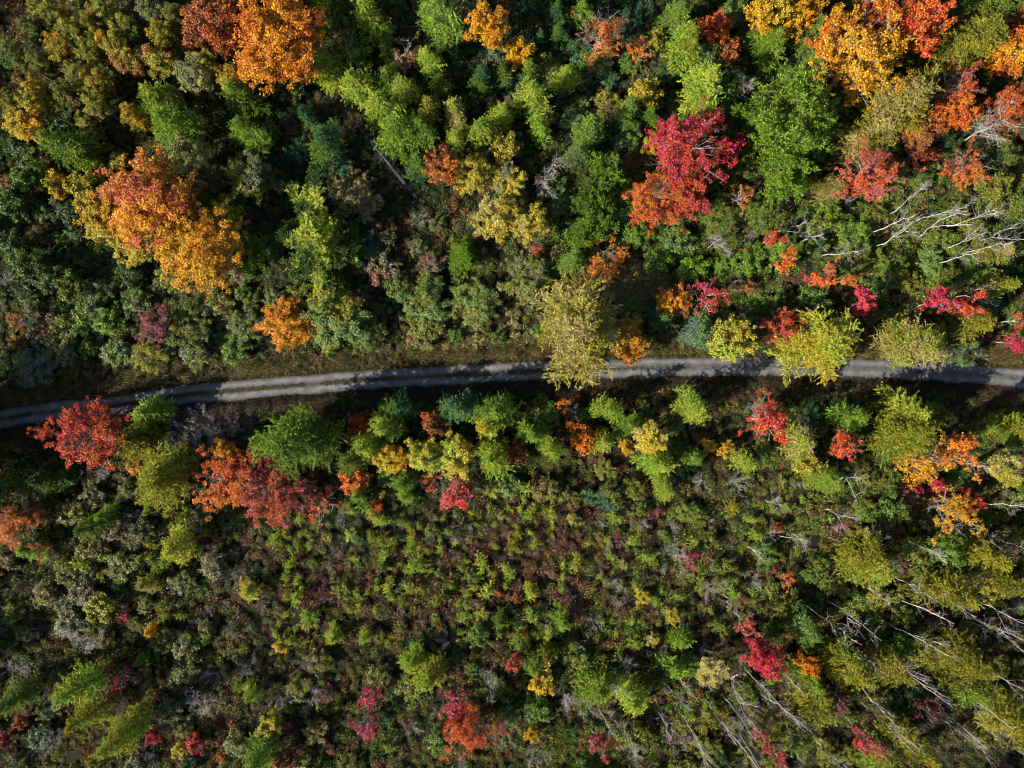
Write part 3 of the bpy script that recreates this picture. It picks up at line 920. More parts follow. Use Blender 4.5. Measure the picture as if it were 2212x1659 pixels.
def build_road():
    us = np.linspace(-1, 1, 23); n = 500
    xs = np.linspace(-125, 125, n); ys = road_y(xs)
    dx = np.gradient(xs); dy = np.gradient(ys); L = np.hypot(dx, dy); nx = -dy/L; ny = dx/L
    hw = 1.86+.14*(hash_noise(xs+300, xs*0+9, 2.2, 8)-.5)*2+.10*(hash_noise(xs+300, xs*0+3, .8, 9)-.5)
    hw2 = 1.86+.30*(hash_noise(xs+300, xs*0+19, 1.9, 18)-.5)*2+.10*(hash_noise(xs+300, xs*0+13, .8, 19)-.5)
    v = []; uv = []
    for k in range(n):
        for u in us:
            w = hw[k] if u > 0 else hw2[k]
            z = .075+.05*math.exp(-(u/.22)**2)-.035*math.exp(-((abs(u)-.45)/.16)**2)-.03*max(0, abs(u)-.85)/.15
            if abs(u) > .99: z = -.05
            v.append((xs[k]+nx[k]*w*u, ys[k]+ny[k]*w*u, z)); uv.append((xs[k], u))
    m_ = len(us); f = [(k*m_+j, (k+1)*m_+j, (k+1)*m_+j+1, k*m_+j+1) for k in range(n-1) for j in range(m_-1)]
    me = bpy.data.meshes.new("road"); me.from_pydata(v, [], f)
    ul = me.uv_layers.new(name="UVMap")
    idx = np.zeros(len(me.loops), np.int32); me.loops.foreach_get("vertex_index", idx)
    ul.data.foreach_set("uv", np.array(uv, np.float32)[idx].ravel())
    for p in me.polygons: p.use_smooth = True
    m, nn, l, p = nodes("gravel")
    uvn = nn.new("ShaderNodeUVMap"); sp = nn.new("ShaderNodeSeparateXYZ"); l.new(uvn.outputs[0], sp.inputs[0])
    tc = nn.new("ShaderNodeTexCoord")
    nf = nn.new("ShaderNodeTexNoise"); nf.inputs["Scale"].default_value = 9; nf.inputs["Detail"].default_value = 6; nf.inputs["Roughness"].default_value = .7
    ng = nn.new("ShaderNodeTexNoise"); ng.inputs["Scale"].default_value = .6; ng.inputs["Detail"].default_value = 4
    l.new(tc.outputs["Object"], nf.inputs["Vector"]); l.new(tc.outputs["Object"], ng.inputs["Vector"])
    gr = nn.new("ShaderNodeValToRGB"); e = gr.color_ramp.elements; e[0].position = .3; e[0].color = (.055, .058, .064, 1); e[1].position = .72; e[1].color = (.165, .168, .175, 1)
    l.new(nf.outputs[0], gr.inputs[0])
    # middle strip and ragged shoulders: soil and dead grass, where |u| is small or near 1
    ab = nn.new("ShaderNodeMath"); ab.operation = 'ABSOLUTE'; l.new(sp.outputs[1], ab.inputs[0])
    ad = nn.new("ShaderNodeMath"); ad.operation = 'MULTIPLY_ADD'; ad.inputs[1].default_value = .34; l.new(nf.outputs[0], ad.inputs[0]); l.new(ab.outputs[0], ad.inputs[2])
    mid = nn.new("ShaderNodeMapRange"); mid.inputs[1].default_value = .33; mid.inputs[2].default_value = .25; mid.inputs[3].default_value = 0; mid.inputs[4].default_value = 1
    l.new(ad.outputs[0], mid.inputs[0])
    # strip fades out towards the right-hand part of the road
    fade = nn.new("ShaderNodeMapRange"); fade.inputs[1].default_value = 28; fade.inputs[2].default_value = 2; fade.inputs[3].default_value = .0; fade.inputs[4].default_value = 1
    l.new(sp.outputs[0], fade.inputs[0])
    mm = nn.new("ShaderNodeMath"); mm.operation = 'MULTIPLY'; l.new(mid.outputs[0], mm.inputs[0]); l.new(fade.outputs[0], mm.inputs[1])
    sh = nn.new("ShaderNodeMapRange"); sh.inputs[1].default_value = .96; sh.inputs[2].default_value = 1.10; l.new(ad.outputs[0], sh.inputs[0])
    mxm = nn.new("ShaderNodeMath"); mxm.operation = 'MAXIMUM'; l.new(mm.outputs[0], mxm.inputs[0]); l.new(sh.outputs[0], mxm.inputs[1])
    st = nn.new("ShaderNodeValToRGB"); e = st.color_ramp.elements; e[0].position = .35; e[0].color = (.045, .04, .02, 1); e[1].position = .7; e[1].color = (.13, .085, .045, 1)
    l.new(nf.outputs[0], st.inputs[0])
    mx = nn.new("ShaderNodeMix"); mx.data_type = 'RGBA'; l.new(mxm.outputs[0], mx.inputs["Factor"]); l.new(gr.outputs[0], mx.inputs["A"]); l.new(st.outputs[0], mx.inputs["B"])
    tk = nn.new("ShaderNodeMath"); tk.operation = 'SUBTRACT'; tk.inputs[1].default_value = .48; l.new(ab.outputs[0], tk.inputs[0])
    tk2 = nn.new("ShaderNodeMath"); tk2.operation = 'ABSOLUTE'; l.new(tk.outputs[0], tk2.inputs[0])
    tk3 = nn.new("ShaderNodeMapRange"); tk3.inputs[1].default_value = .08; tk3.inputs[2].default_value = .34; tk3.inputs[3].default_value = 1.18; tk3.inputs[4].default_value = .62; l.new(tk2.outputs[0], tk3.inputs[0])
    dk = nn.new("ShaderNodeMapRange"); dk.inputs[1].default_value = .35; dk.inputs[2].default_value = .65; dk.inputs[3].default_value = .65; dk.inputs[4].default_value = 1.2; l.new(ng.outputs[0], dk.inputs[0])
    tm = nn.new('ShaderNodeMath'); tm.operation = 'MULTIPLY'; l.new(dk.outputs[0], tm.inputs[0]); l.new(tk3.outputs[0], tm.inputs[1])
    vm = nn.new("ShaderNodeVectorMath"); vm.operation = 'SCALE'; l.new(mx.outputs["Result"], vm.inputs[0]); l.new(tm.outputs[0], vm.inputs["Scale"])
    l.new(vm.outputs[0], p.inputs["Base Color"]); p.inputs["Roughness"].default_value = .9
    b = nn.new("ShaderNodeBump"); b.inputs["Strength"].default_value = .5; b.inputs["Distance"].default_value = .04; l.new(nf.outputs[0], b.inputs["Height"]); l.new(b.outputs[0], p.inputs["Normal"])
    me.materials.append(m); o = bpy.data.objects.new("road", me); COL.objects.link(o)
    tag(o, "grey gravel forest road with two wheel tracks and a weedy middle strip", kind="structure")
build_road()

# ------------------------------------------------------------------ place the plants
rng = random.Random(5)
PLACED = []          # dicts with photo position, used for labels and for filling gaps
def words(c): return C[c][1]
COUNT = {}
def place(kind, px, py, r, c1, c2, H=None, label=None, short=None, jitter=None, group=None):
    # crown-centre height fraction seen from above
    cf = {'M': .68, 'R': .66, 'S': .66, 'A': .76, 'L': .52, 'W': .55, 'F': .45, 'P': .62, 'B': .62, 'C': .62, 'D': .6, 'G': .5, 'U': .6}[kind]
    rw = r*S
    if H is None:
        H = {'M': 1.2+2.0*rw, 'R': 1.2+1.7*rw, 'S': 1.2+1.8*rw, 'A': 13.0, 'L': 1.6+3.0*rw, 'W': 13, 'F': 1.2+2.5*rw, 'P': 1.5+1.9*rw, 'B': 12, 'C': 2.5+2.2*rw,
             'D': 1.5+1.5*rw, 'G': .8+.9*rw, 'U': .7+.95*rw}[kind]
    if kind in 'LM' and 740 < px < 1210 and 860 < py < 1010: H *= 1.2
    rw *= (CAMH-cf*H)/CAMH
    best = sorted(PR[kind], key=lambda t: abs(math.log(t[0]/rw))+.25*abs(math.log(t[1]/H)))
    cand = [t for t in best if abs(math.log(t[0]/best[0][0])) < .05]
    n = COUNT.get((kind, best[0][0]), 0); COUNT[(kind, best[0][0])] = n+1
    R0, H0, (wood, crown) = cand[n % len(cand)]
    x, y = at(px, py, cf*H); z = float(ground_z(x, y))-.03
    if abs(y-float(road_y(x))) < 2.3:      # no trunk on the gravel
        y = float(road_y(x))+(2.5 if y > float(road_y(x)) else -2.5)
    nm, noun, cat = KN[kind]
    sc = rw/R0*{'M':1.2,'R':1.2,'S':1.15,'U':1.18,'L':1.25,'W':1.42,'A':1.12,'F':1.28,'P':1.12}.get(kind,1.0)
    if kind == 'L': sc = min(sc, 1.6)
    c1v, c2v = C[c1][0], C[c2][0]; k = rng.uniform(.86, 1.14)
    c1v = [q*k for q in c1v]; c2v = [q*k for q in c2v]
    rot = rng.uniform(0, 6.283)
    if crown is None:
        o = bpy.data.objects.new(nm, wood); COL.objects.link(o)
    else:
        o = bpy.data.objects.new(nm, None); COL.objects.link(o); o.empty_display_size = .5
        a = bpy.data.objects.new("trunk", wood); COL.objects.link(a); a.parent = o
        b = bpy.data.objects.new("crown", crown); COL.objects.link(b); b.parent = o
        b["col"] = c1v; b["col2"] = c2v
    o.location = (x, y, z); o.rotation_euler = (rng.gauss(0, .03), rng.gauss(0, .03), rot); o.scale = (sc, sc, H/H0)
    PLACED.append(dict(o=o, x=px, y=py, r=r, kind=kind, c=c1, c2=c2, label=label, short=short, H=H))
    o["category"] = cat
    o["group"] = group or {'R': 'broadleaved trees in autumn colour', 'M': 'broadleaved trees in autumn colour', 'S': 'thin-leaved half-bare trees', 'A': 'slim aspens in the upper left woods', 'L': 'larches turning yellow-green', 'W': 'larches turning yellow-green',
                  'F': 'firs among the trees', 'P': 'green pines', 'B': 'bare white birches', 'C': 'birches with few leaves left', 'D': 'small leafless trees', 'G': 'bare grey shrubs', 'U': 'leafy bushes'}[kind]
    return o

for line in PLANTS.strip().splitlines():
    parts = [s_.strip() for s_ in line.split("|")]; t = parts[0].split()
    H = None
    for q in t[6:]:
        if q.startswith("H="): H = float(q[2:])
    place(t[0], float(t[1]), float(t[2]), float(t[3]), t[4], t[5], H, parts[1] if len(parts) > 1 else None, parts[2] if len(parts) > 2 else None)

# ------------------------------------------------------------------ growth by area: what fills the ground between the plants above
# (x, y, weights for low growth colours, filler bush colours)
ZONES = [
 (150,120,['olive','dark','olbrown','brown'],['olive','olgold','dark']), (450,150,['dark','olive','brown'],['olive','green']), (250,330,['dark','green','brown'],['green','olive']),
 (60,520,['dark','green','brown'],['green','dark']), (300,560,['dark','green','grey'],['green','grey']), (80,740,['green','grey','olive','brown'],['grey','green','olive']),
 (400,740,['green','grey','olive'],['green','grey','olive']), (620,380,['dark','teal','brown'],['teal','dark']), (900,450,['brown','dark','dark'],['dark','olbrown']),
 (700,650,['green','grey','olive','pinkbrown'],['green','olive','grey']), (1000,620,['green','olive','grey','tan'],['olive','green','grey']), (900,60,['dark','green','brown'],['green','olbrown']),
 (1250,120,['dark','teal','brown'],['green','teal']), (1300,260,['dark','green','olbrown'],['green','sage']), (1500,550,['green','bright','olive'],['green','bright','sage']),
 (1700,520,['green','olive','lime','dark'],['green','olive']), (1750,640,['dark','green','brown'],['dark','green']), (1950,560,['green','olive','lime'],['green','olive']),
 (2050,180,['dark','dark','rust'],['dark','olive']), (2150,480,['olive','green','dark'],['olive','green']), (2050,680,['dark','green','brown','maroon'],['green','olive']),
 (1650,200,['dark','green'],['green','dark']), (100,980,['dark','dark','brown','olive'],['dark','olbrown']), (250,1120,['dark','olive','grey','brown'],['olive','grey','olbrown']),
 (550,1000,['dark','brown','green'],['green','olive']), (1000,900,['dark','brown','green'],['green','teal']), (1500,930,['dark','olive','brown'],['green','olive']),
 (1900,860,['olive','green','dark'],['olive','green']), (850,1060,['green','dark','grey','brown'],['green','sage']), (1250,1080,['green','olive','dark','brown'],['green','olive']),
 (1650,1080,['green','olive','lime','dark'],['green','olive']), (2100,1050,['green','olive','dark'],['olive','green']), (1150,1180,['brown','maroon','brown','olbrown','rust'],['olive','olbrown','yellime']),
 (800,1250,['brown','maroon','olive','olbrown','brown'],['olive','yellime','olbrown']), (1450,1300,['brown','green','olive','maroon'],['olive','green']), (1800,1200,['green','olive','brown','lime'],['olive','green']),
 (2100,1350,['olive','dark','brown','green'],['olive','olgold']), (450,1220,['brown','grey','green','maroon'],['grey','olive','olbrown']), (120,1320,['brown','olive','dark','grey'],['olive','grey']),
 (400,1450,['dark','brown','olive','grey'],['olive','grey']), (700,1450,['brown','olive','dark','maroon'],['olive','olbrown']), (150,1600,['dark','brown','olive'],['dark','olive']),
 (900,1600,['olive','brown','green','dark'],['olive','green']), (1250,1420,['brown','olive','green','dark'],['green','olive']), (1300,1580,['olive','green','brown'],['olive','green']),
 (1600,1450,['olive','brown','dark','olgold'],['olive','green']), (1850,1500,['olive','dark','brown'],['olive','dark']), (2100,1600,['olive','dark','dark'],['olive','dark']), (1600,1600,['olive','dark','olgold'],['olive','dark'])]
ZX = np.array([z[0] for z in ZONES], float); ZY = np.array([z[1] for z in ZONES], float)
def zone_pick(g, px, py, k, sig=130.):
    w = np.exp(-((ZX-px)**2+(ZY-py)**2)/(2*sig*sig))+1e-9; z = ZONES[g.choice(len(ZONES), p=w/w.sum())]
    return z[k][g.integers(len(z[k]))]

g = np.random.default_rng(77)
def clear_of(px, py, r, f=.8):
    for q in PLACED:
        if q['kind'] in 'BDG': lim = .25*q['r']+.3*r
        else: lim = f*q['r']+.55*r
        if (q['x']-px)**2+(q['y']-py)**2 < lim*lim: return False
    return True
def on_road(px, py, pad=0):
    x, y = at(px, py); return abs(y-float(road_y(x))) < 2.0+pad
# bushes filling gaps
NB = 0
for _ in range(6000):
    if NB >= 270: break
    px = g.uniform(-20, 2232); py = g.uniform(-20, 1680)
    mid = (500 < px < 1450 and 1100 < py < 1420)
    r = g.uniform(13, 30) if not mid else g.uniform(9, 16)
    if ((px-450)/85)**2+((py-925)/55)**2 < 1: continue
    if on_road(px, py, 2.2+r*S) or (mid and g.random() < .6): continue
    if 1235 < px < 1450 and 570 < py < 650: continue
    if 740 < px < 960 and 250 < py < 480 and abs((py-250)-(px-745)*1.2) < 90: continue
    if not clear_of(px, py, r, .85): continue
    c1 = zone_pick(g, px, py, 3); c2 = zone_pick(g, px, py, 3)
    place('U', px, py, r, c1, c2); NB += 1
# bare grey shrubs, thicker towards the lower right and right
NG = 0
for _ in range(4000):
    if NG >= 80: break
    px = g.uniform(0, 2212); py = g.uniform(980, 1659) if g.random() < .8 else g.uniform(400, 700)
    if py < 900 and px < 1500: continue
    if g.random() > .25+.75*px/2212: continue
    r = g.uniform(12, 26)
    if on_road(px, py, 3) or not clear_of(px, py, r, .6): continue
    place('G', px, py, r, 'greytwig', 'greytwig'); NG += 1

for _ in range(3000):            # small grey twigs and low bushes in the clearing
    if NG >= 150: break
    px = g.uniform(350, 1700); py = g.uniform(1120, 1560); r = g.uniform(7, 15)
    if not clear_of(px, py, r, .5): continue
    place('G', px, py, r, 'greytwig', 'greytwig'); NG += 1
# larch saplings in the brushy clearing, single meshes
SAPC = [('yellime', .30), ('lime', .17), ('yellow', .10), ('olgold', .26), ('tan', .08), ('olive', .09)]
NS = 0
for _ in range(9000):
    if NS >= 250: break
    px = g.uniform(150, 2100); py = g.uniform(1030, 1640)
    d = ((px-930)/560)**2+((py-1230)/190)**2
    if g.random() > math.exp(-d*1.1): continue
    if hash_noise(px+50, py+50, 75, 61) < .46 and g.random() < .9: continue
    r = 6+12*g.random()**1.7
    if not all((q['x']-px)**2+(q['y']-py)**2 > (.75*q['r']+.7*r)**2 for q in PLACED if q['kind'] not in 'BDG'): continue
    cn = g.choice([c_[0] for c_ in SAPC], p=[c_[1] for c_ in SAPC])
    H = r*S*2.4; x, y = at(px, py, H*.5); o = bpy.data.objects.new("larch_sapling", SAP[NS % 5]); COL.objects.link(o)
    k = rng.uniform(.85, 1.2); o["col"] = [q*k for q in C[cn][0]]; o["col2"] = [q*k for q in C['lime' if cn != 'lime' else 'yellime'][0]]
    s_ = r*S/.85*1.1; o.location = (x, y, float(ground_z(x, y))-.03); o.scale = (s_, s_, H/2.1); o.rotation_euler = (g.normal()*.04, g.normal()*.04, g.uniform(0, 6.28))
    o["category"] = "sapling"; o["group"] = "larch saplings in the brushy clearing"
    PLACED.append(dict(o=o, x=px, y=py, r=r, kind='s', c=str(cn), c2='', label=None, short=None, H=H)); NS += 1
# little red and orange seedlings dotted through the brush
NR = 0
for _ in range(3000):
    if NR >= 34: break
    px = g.uniform(100, 2150); py = g.uniform(1060, 1640); r = g.uniform(6, 12)
    if not clear_of(px, py, r, .8): continue
    place('S' if g.random() < .6 else 'M', px, py, r, g.choice(['pinkred', 'darkred', 'rust', 'crimson', 'redorange', 'maroon', 'pinkbrown']), 'rust', H=r*S*2.2+.3, group='small red-leaved bushes in the brush'); NR += 1

# ------------------------------------------------------------------ fallen dead spruce in the dark gap
def build_fallen():
    a = np.array([*at(1052*.885, 528*.885, .4), .35]); b = np.array([*at(842*.885, 268*.885, 1.2), 1.1])
    gg = np.random.default_rng(9); sg = []; P = path(gg, a, b, 12, .02); add_path(sg, P, .42, .07)
    tw = []; ax = unit((b-a)[None])[0]
    for i in range(120):
        t = gg.uniform(.12, .98); k = int(t*12); st = P[k]*(1-(t*12-k))+P[min(k+1, 12)]*(t*12-k)
        d = unit((np.cross(ax, randn_unit(gg, 1)[0])+ax*.35)[None])[0]
        if d[2] < -.2: d[2] *= -.4
        L = gg.uniform(.8, 2.8)*(1.1-.6*t); Q = path(gg, st, st+d*L, 3, .12, -.1); add_path(tw, Q, .04, .012)
        for q in range(3):
            s0 = Q[gg.integers(1, 4)]; tw.append((s0, s0+unit((d*.6+randn_unit(gg, 1)[0]*.6)[None])[0]*L*.3, .016, .008))
    o = bpy.data.objects.new("fallen_tree", None); COL.objects.link(o); o.location = a.tolist()
    for nm, s_ in (("log", sg), ("dead_branches", tw)):
        bf = Buf(); flush(bf, [(p-a, q-a, r0, r1) for p, q, r0, r1 in s_]); c_ = bpy.data.objects.new(nm, bf.mesh(nm, [M_DEAD])); COL.objects.link(c_); c_.parent = o
    tag(o, "long dark dead trunk fallen in the shady gap, bare branches along it", "fallen tree")
build_fallen()

# ------------------------------------------------------------------ low growth that nobody could count: instanced clumps
def clump(seed, leaves, twigs, R, H, ln, wd, blades=0, bl=.6):
    gg = np.random.default_rng(seed); b = Buf()
    if leaves:
        a = gg.uniform(0, 6.28, leaves); q = gg.random(leaves)**.5; z = H*(1-.6*q**2)*gg.uniform(.35, 1.05, leaves)*(.75+.35*np.sin(a*3+seed))
        c = np.stack([np.cos(a)*q*R, np.sin(a)*q*R, z], 1)
        # gather leaves round a few shoots
        k = max(4, leaves//14); sh = c[gg.integers(0, leaves, k)]; w = gg.integers(0, k, leaves); c = c*.45+sh[w]*.55
        nrm = unit(gg.normal(size=(leaves, 3))*.7+np.array([[0, 0, .8]])); s_ = gg.uniform(.6, 1.4, leaves)
        b.leaves(c, nrm, gg.normal(size=(leaves, 3)), ln*s_, wd*s_)
    if twigs:
        p0 = np.stack([gg.normal(size=twigs)*.15*R, gg.normal(size=twigs)*.15*R, np.zeros(twigs)], 1); az = gg.uniform(0, 6.28, twigs); rr = gg.uniform(.2, 1, twigs)*R
        p1 = np.stack([np.cos(az)*rr, np.sin(az)*rr, H*gg.uniform(.5, 1.15, twigs)], 1); pm = (p0+p1)/2+gg.normal(size=(twigs, 3))*.08
        b.segs(p0, pm, .02, .014, 3, 1); b.segs(pm, p1, .014, .008, 3, 1)
    if blades:
        az = gg.uniform(0, 6.28, blades); p0 = np.stack([gg.normal(size=blades)*.35*R, gg.normal(size=blades)*.35*R, np.zeros(blades)], 1)
        d = unit(np.stack([np.cos(az)*.5+.35, np.sin(az)*.5+.2, gg.uniform(.5, 1.1, blades)], 1)); L = gg.uniform(.6, 1.2, blades)*bl
        p1 = p0+d*L[:, None]; d2 = unit(d+np.array([[.4, .25, -.9]])); p2 = p1+d2*L[:, None]*.6
        b.leaves((p0+p1)/2, unit(np.cross(d, gg.normal(size=(blades, 3)))), d, L*1.1, np.full(blades, .06)); b.leaves((p1+p2)/2, unit(np.cross(d2, gg.normal(size=(blades, 3)))), d2, L*.65, np.full(blades, .055))
    return b.mesh("low_clump", [M_LOW, M_TWIG], seed)
CL = [clump(431, 150, 8, .85, .95, .22, .16), clump(402, 130, 10, 1.1, .8, .21, .16), clump(433, 170, 6, .8, 1.2, .20, .14), clump(404, 110, 26, 1.0, 1.0, .17, .12),
      clump(405, 90, 34, 1.1, 1.15, .16, .11), clump(406, 90, 0, 1.0, .5, .24, .17), clump(407, 0, 0, .8, .6, .2, .1, 70, .75), clump(408, 0, 0, .6, .3, .2, .1, 60, .38)]
# one real plant of each sort stands in the brush; the ground cover repeats their shapes
CLP = []
for i, (me, (px, py), lab, cn) in enumerate(zip(CL, [(1010,1225),(1090,1150),(760,1205),(905,1165),(1190,1215),(1275,1160),(1330,612),(700,775)],
    ["low leafy olive bramble in the brown clearing below the road","low wide brown bramble in the brown clearing","low upright green bramble in the brown clearing","low twiggy maroon bramble in the brown clearing",
     "low mostly bare brown bramble in the brown clearing","flat low green plant in the brown clearing","tuft of long bent golden grass above the big tan road larch","short verge grass tuft above the road, left of centre"],
    ['olive','brown','green','maroon','brown','green','tan','olgold'])):
    o = bpy.data.objects.new("grass_tuft" if i > 5 else "bramble", me); COL.objects.link(o); x, y = at(px, py, .4); o.location = (x, y, float(ground_z(x, y)))
    o["col"] = list(C[cn][0]); o["col2"] = list(C[cn][0]); tag(o, lab, "grass" if i > 5 else "bramble"); CLP.append(o)

def scatter(name, label, pts, idx, scl, rot, col, col2, protos=CLP):
    me = bpy.data.meshes.new(name); n = len(pts); me.vertices.add(n); me.vertices.foreach_set("co", np.asarray(pts, np.float32).ravel())
    def fa(nm, typ, key, d): a = me.attributes.new(nm, typ, 'POINT'); a.data.foreach_set(key, d)
    fa("idx", 'INT', 'value', np.asarray(idx, np.int32)); fa("scl", 'FLOAT_VECTOR', 'vector', np.asarray(scl, np.float32).ravel()); fa("rot", 'FLOAT_VECTOR', 'vector', np.asarray(rot, np.float32).ravel())
    c4 = lambda c_: np.concatenate([c_, np.ones((n, 1))], 1).astype(np.float32).ravel()
    fa("col", 'FLOAT_COLOR', 'color', c4(col)); fa("col2", 'FLOAT_COLOR', 'color', c4(col2))
    o = bpy.data.objects.new(name, me); COL.objects.link(o); tag(o, label, kind="stuff")
    ng = bpy.data.node_groups.new(name+"_nodes", 'GeometryNodeTree')
    ng.interface.new_socket("Geometry", in_out='INPUT', socket_type='NodeSocketGeometry'); ng.interface.new_socket("Geometry", in_out='OUTPUT', socket_type='NodeSocketGeometry')
    N = ng.nodes; L = ng.links; gi = N.new('NodeGroupInput'); go = N.new('NodeGroupOutput')
    jn = N.new('GeometryNodeGeometryToInstance')
    objs = []
    for p_ in protos:
        oi = N.new('GeometryNodeObjectInfo'); oi.inputs['Object'].default_value = p_; oi.inputs['As Instance'].default_value = True; oi.transform_space = 'ORIGINAL'; objs.append(oi)
    for oi in reversed(objs): L.new(oi.outputs['Geometry'], jn.inputs[0])
    # each proto as one instance
    N.remove(jn); jj = N.new('GeometryNodeJoinGeometry')
    for oi in reversed(objs): L.new(oi.outputs['Geometry'], jj.inputs[0])
    ip = N.new('GeometryNodeInstanceOnPoints'); ip.inputs['Pick Instance'].default_value = True
    L.new(gi.outputs[0], ip.inputs['Points']); L.new(jj.outputs[0], ip.inputs['Instance'])
    def na(nm, dt):
        a = N.new('GeometryNodeInputNamedAttribute'); a.data_type = dt; a.inputs['Name'].default_value = nm; return a.outputs['Attribute']
    L.new(na("idx", 'INT'), ip.inputs['Instance Index']); L.new(na("scl", 'FLOAT_VECTOR'), ip.inputs['Scale'])
    e2 = N.new('FunctionNodeEulerToRotation'); L.new(na("rot", 'FLOAT_VECTOR'), e2.inputs[0]); L.new(e2.outputs[0], ip.inputs['Rotation'])
    L.new(ip.outputs[0], go.inputs[0])
    md = o.modifiers.new("grow", 'NODES'); md.node_group = ng
    return o

def zone_cols(g, X, Y, k=2, sig=120.):
    PX = X/S+1106; PY = 829.5-Y/S
    W = np.exp(-((ZX[None]-PX[:, None])**2+(ZY[None]-PY[:, None])**2)/(2*sig*sig))+1e-12; W /= W.sum(1, keepdims=True); cw = W.cumsum(1)
    # patches: the same draw in a neighbourhood
    u1 = np.clip((hash_noise(X+400, Y+400, 5.2, 21)-.5)*1.5+.5, 0, .999)*.7+g.random(len(X))*.3; zi = (cw < u1[:, None]).sum(1).clip(0, len(ZONES)-1)
    u2 = np.clip((hash_noise(X+400, Y+400, 2.3, 22)-.5)*1.6+.5, 0, .999)*.65+g.random(len(X))*.35
    return np.array([C[ZONES[z][k][min(int(u*len(ZONES[z][k])), len(ZONES[z][k])-1)]][0] for z, u in zip(zi, u2)])

N1 = 40000
g = np.random.default_rng(123)
X = g.uniform(-104, 104, N1); Y = g.uniform(-80, 80, N1); d = np.abs(Y-road_y(X))
keep = d > 3.4; X = X[keep]; Y = Y[keep]; n = len(X)
lowpatch = hash_noise(X+700, Y+700, 7, 31)
sc = g.uniform(.55, 1.25, n)*(.75+.5*lowpatch); 
bare = hash_noise(X+700, Y+700, 9, 33)+.25*((Y < 0)*(1.0))
idx = np.where(g.random(n) < np.clip(bare-.35, .05, .8)*.6, g.integers(3, 5, n), g.choice([0, 1, 2, 5], n))
c1 = zone_cols(g, X, Y)*g.uniform(.75, 1.25, (n, 1)); c2 = zone_cols(g, X, Y)
scatter("ground_cover", "dense low brambles and leafy brush covering the forest floor", np.stack([X, Y, ground_z(X, Y)-.05], 1), idx,
        np.stack([sc, sc, sc*g.uniform(.7, 1.3, n)], 1), np.stack([g.normal(0, .12, n), g.normal(0, .12, n), g.uniform(0, 6.28, n)], 1), c1, c2)
# verge grass and weeds
n = 11000; X = g.uniform(-104, 104, n); sd_ = np.where(g.random(n) < .5, 1, -1); off = 1.62+g.gamma(1.7, .75, n)+(hash_noise(X+77, X*0+5, 2.3, 71)-.3)*.5; off = np.minimum(off, 5.5)
Y = road_y(X)+sd_*off
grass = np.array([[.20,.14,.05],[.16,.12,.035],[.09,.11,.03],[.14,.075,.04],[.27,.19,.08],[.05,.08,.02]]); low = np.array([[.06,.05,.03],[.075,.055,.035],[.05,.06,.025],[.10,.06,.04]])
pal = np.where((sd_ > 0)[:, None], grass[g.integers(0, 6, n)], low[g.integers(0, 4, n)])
tuft = (hash_noise(X+900, Y+900, 2.5, 41) > .42)|(off < 2.6); s_ = np.where(off < 2.8, g.uniform(.35, .7, n), g.uniform(.6, 1.25, n))
idx = np.where(tuft, np.where(off < 2.8, 7, g.integers(6, 8, n)), g.choice([0, 1, 3, 5], n)); s_ = np.where(tuft, s_, s_*.65)
scatter("verge_grass", "dry grass and weeds along both edges of the road", np.stack([X, Y, ground_z(X, Y)], 1), idx, np.stack([s_]*3, 1), np.stack([g.normal(0, .1, n), g.normal(0, .1, n), g.uniform(-.6, .6, n)], 1), pal, pal*.8)
# long grass patch
n = 900; A_ = g.uniform(0, 6.28, n); q = g.random(n)**.5; PX = 1345+A_*0+np.cos(A_)*q*95; PY = 612+np.sin(A_)*q*40; X, Y = at(PX, PY, .5)
pal = np.array([[.24,.19,.07],[.18,.17,.05],[.30,.24,.10],[.12,.13,.04]])[g.integers(0, 4, n)]
s_ = g.uniform(1.1, 1.9, n); scatter("long_grass", "patch of long bent golden grass above the big tan road larch", np.stack([X, Y, ground_z(X, Y)], 1), np.full(n, 6), np.stack([s_]*3, 1), np.stack([g.normal(0, .1, n), g.normal(0, .1, n), g.normal(.4, .5, n)], 1), pal, pal*.8)
# grass down the middle of the road
n = 1500; X = g.uniform(-95, 12, n)+g.exponential(6, n); Y = road_y(X)+g.normal(0, .13, n); k = hash_noise(X+200, Y+200, 3, 51) > .35; X = X[k]; Y = Y[k]; n = len(X)
pal = np.array([[.10,.08,.03],[.07,.08,.025],[.14,.09,.045]])[g.integers(0, 3, n)]; s_ = g.uniform(.3, .6, n)
scatter("road_middle_grass", "thin weedy strip of grass between the wheel tracks", np.stack([X, Y, np.full(n, .10)], 1), np.full(n, 7), np.stack([s_, s_, s_*.5], 1), np.stack([g.normal(0, .1, n)*0, g.normal(0, .1, n)*0, g.uniform(0, 6.28, n)], 1), pal, pal)
# dry grey-brown brush on the open patch left of the golden red maple
n = 520; A_ = g.uniform(0, 6.28, n); q = g.random(n)**.5; PX = 445+np.cos(A_)*q*100; PY = 925+np.sin(A_)*q*52; X, Y = at(PX, PY, .4)
kk = np.abs(Y-road_y(X)) > 3.0; X = X[kk]; Y = Y[kk]; n = len(X)
pal = np.array([[.30,.25,.25],[.24,.20,.19],[.36,.30,.29],[.18,.16,.12]])[g.integers(0, 4, n)]
s_ = g.uniform(.7, 1.1, n); scatter("dry_brush", "open patch of dry grey-brown brush just below the road at the left", np.stack([X, Y, ground_z(X, Y)], 1), g.integers(3, 5, n), np.stack([s_, s_, s_], 1), np.stack([g.normal(0, .1, n), g.normal(0, .1, n), g.uniform(0, 6.28, n)], 1), pal, pal*.8)
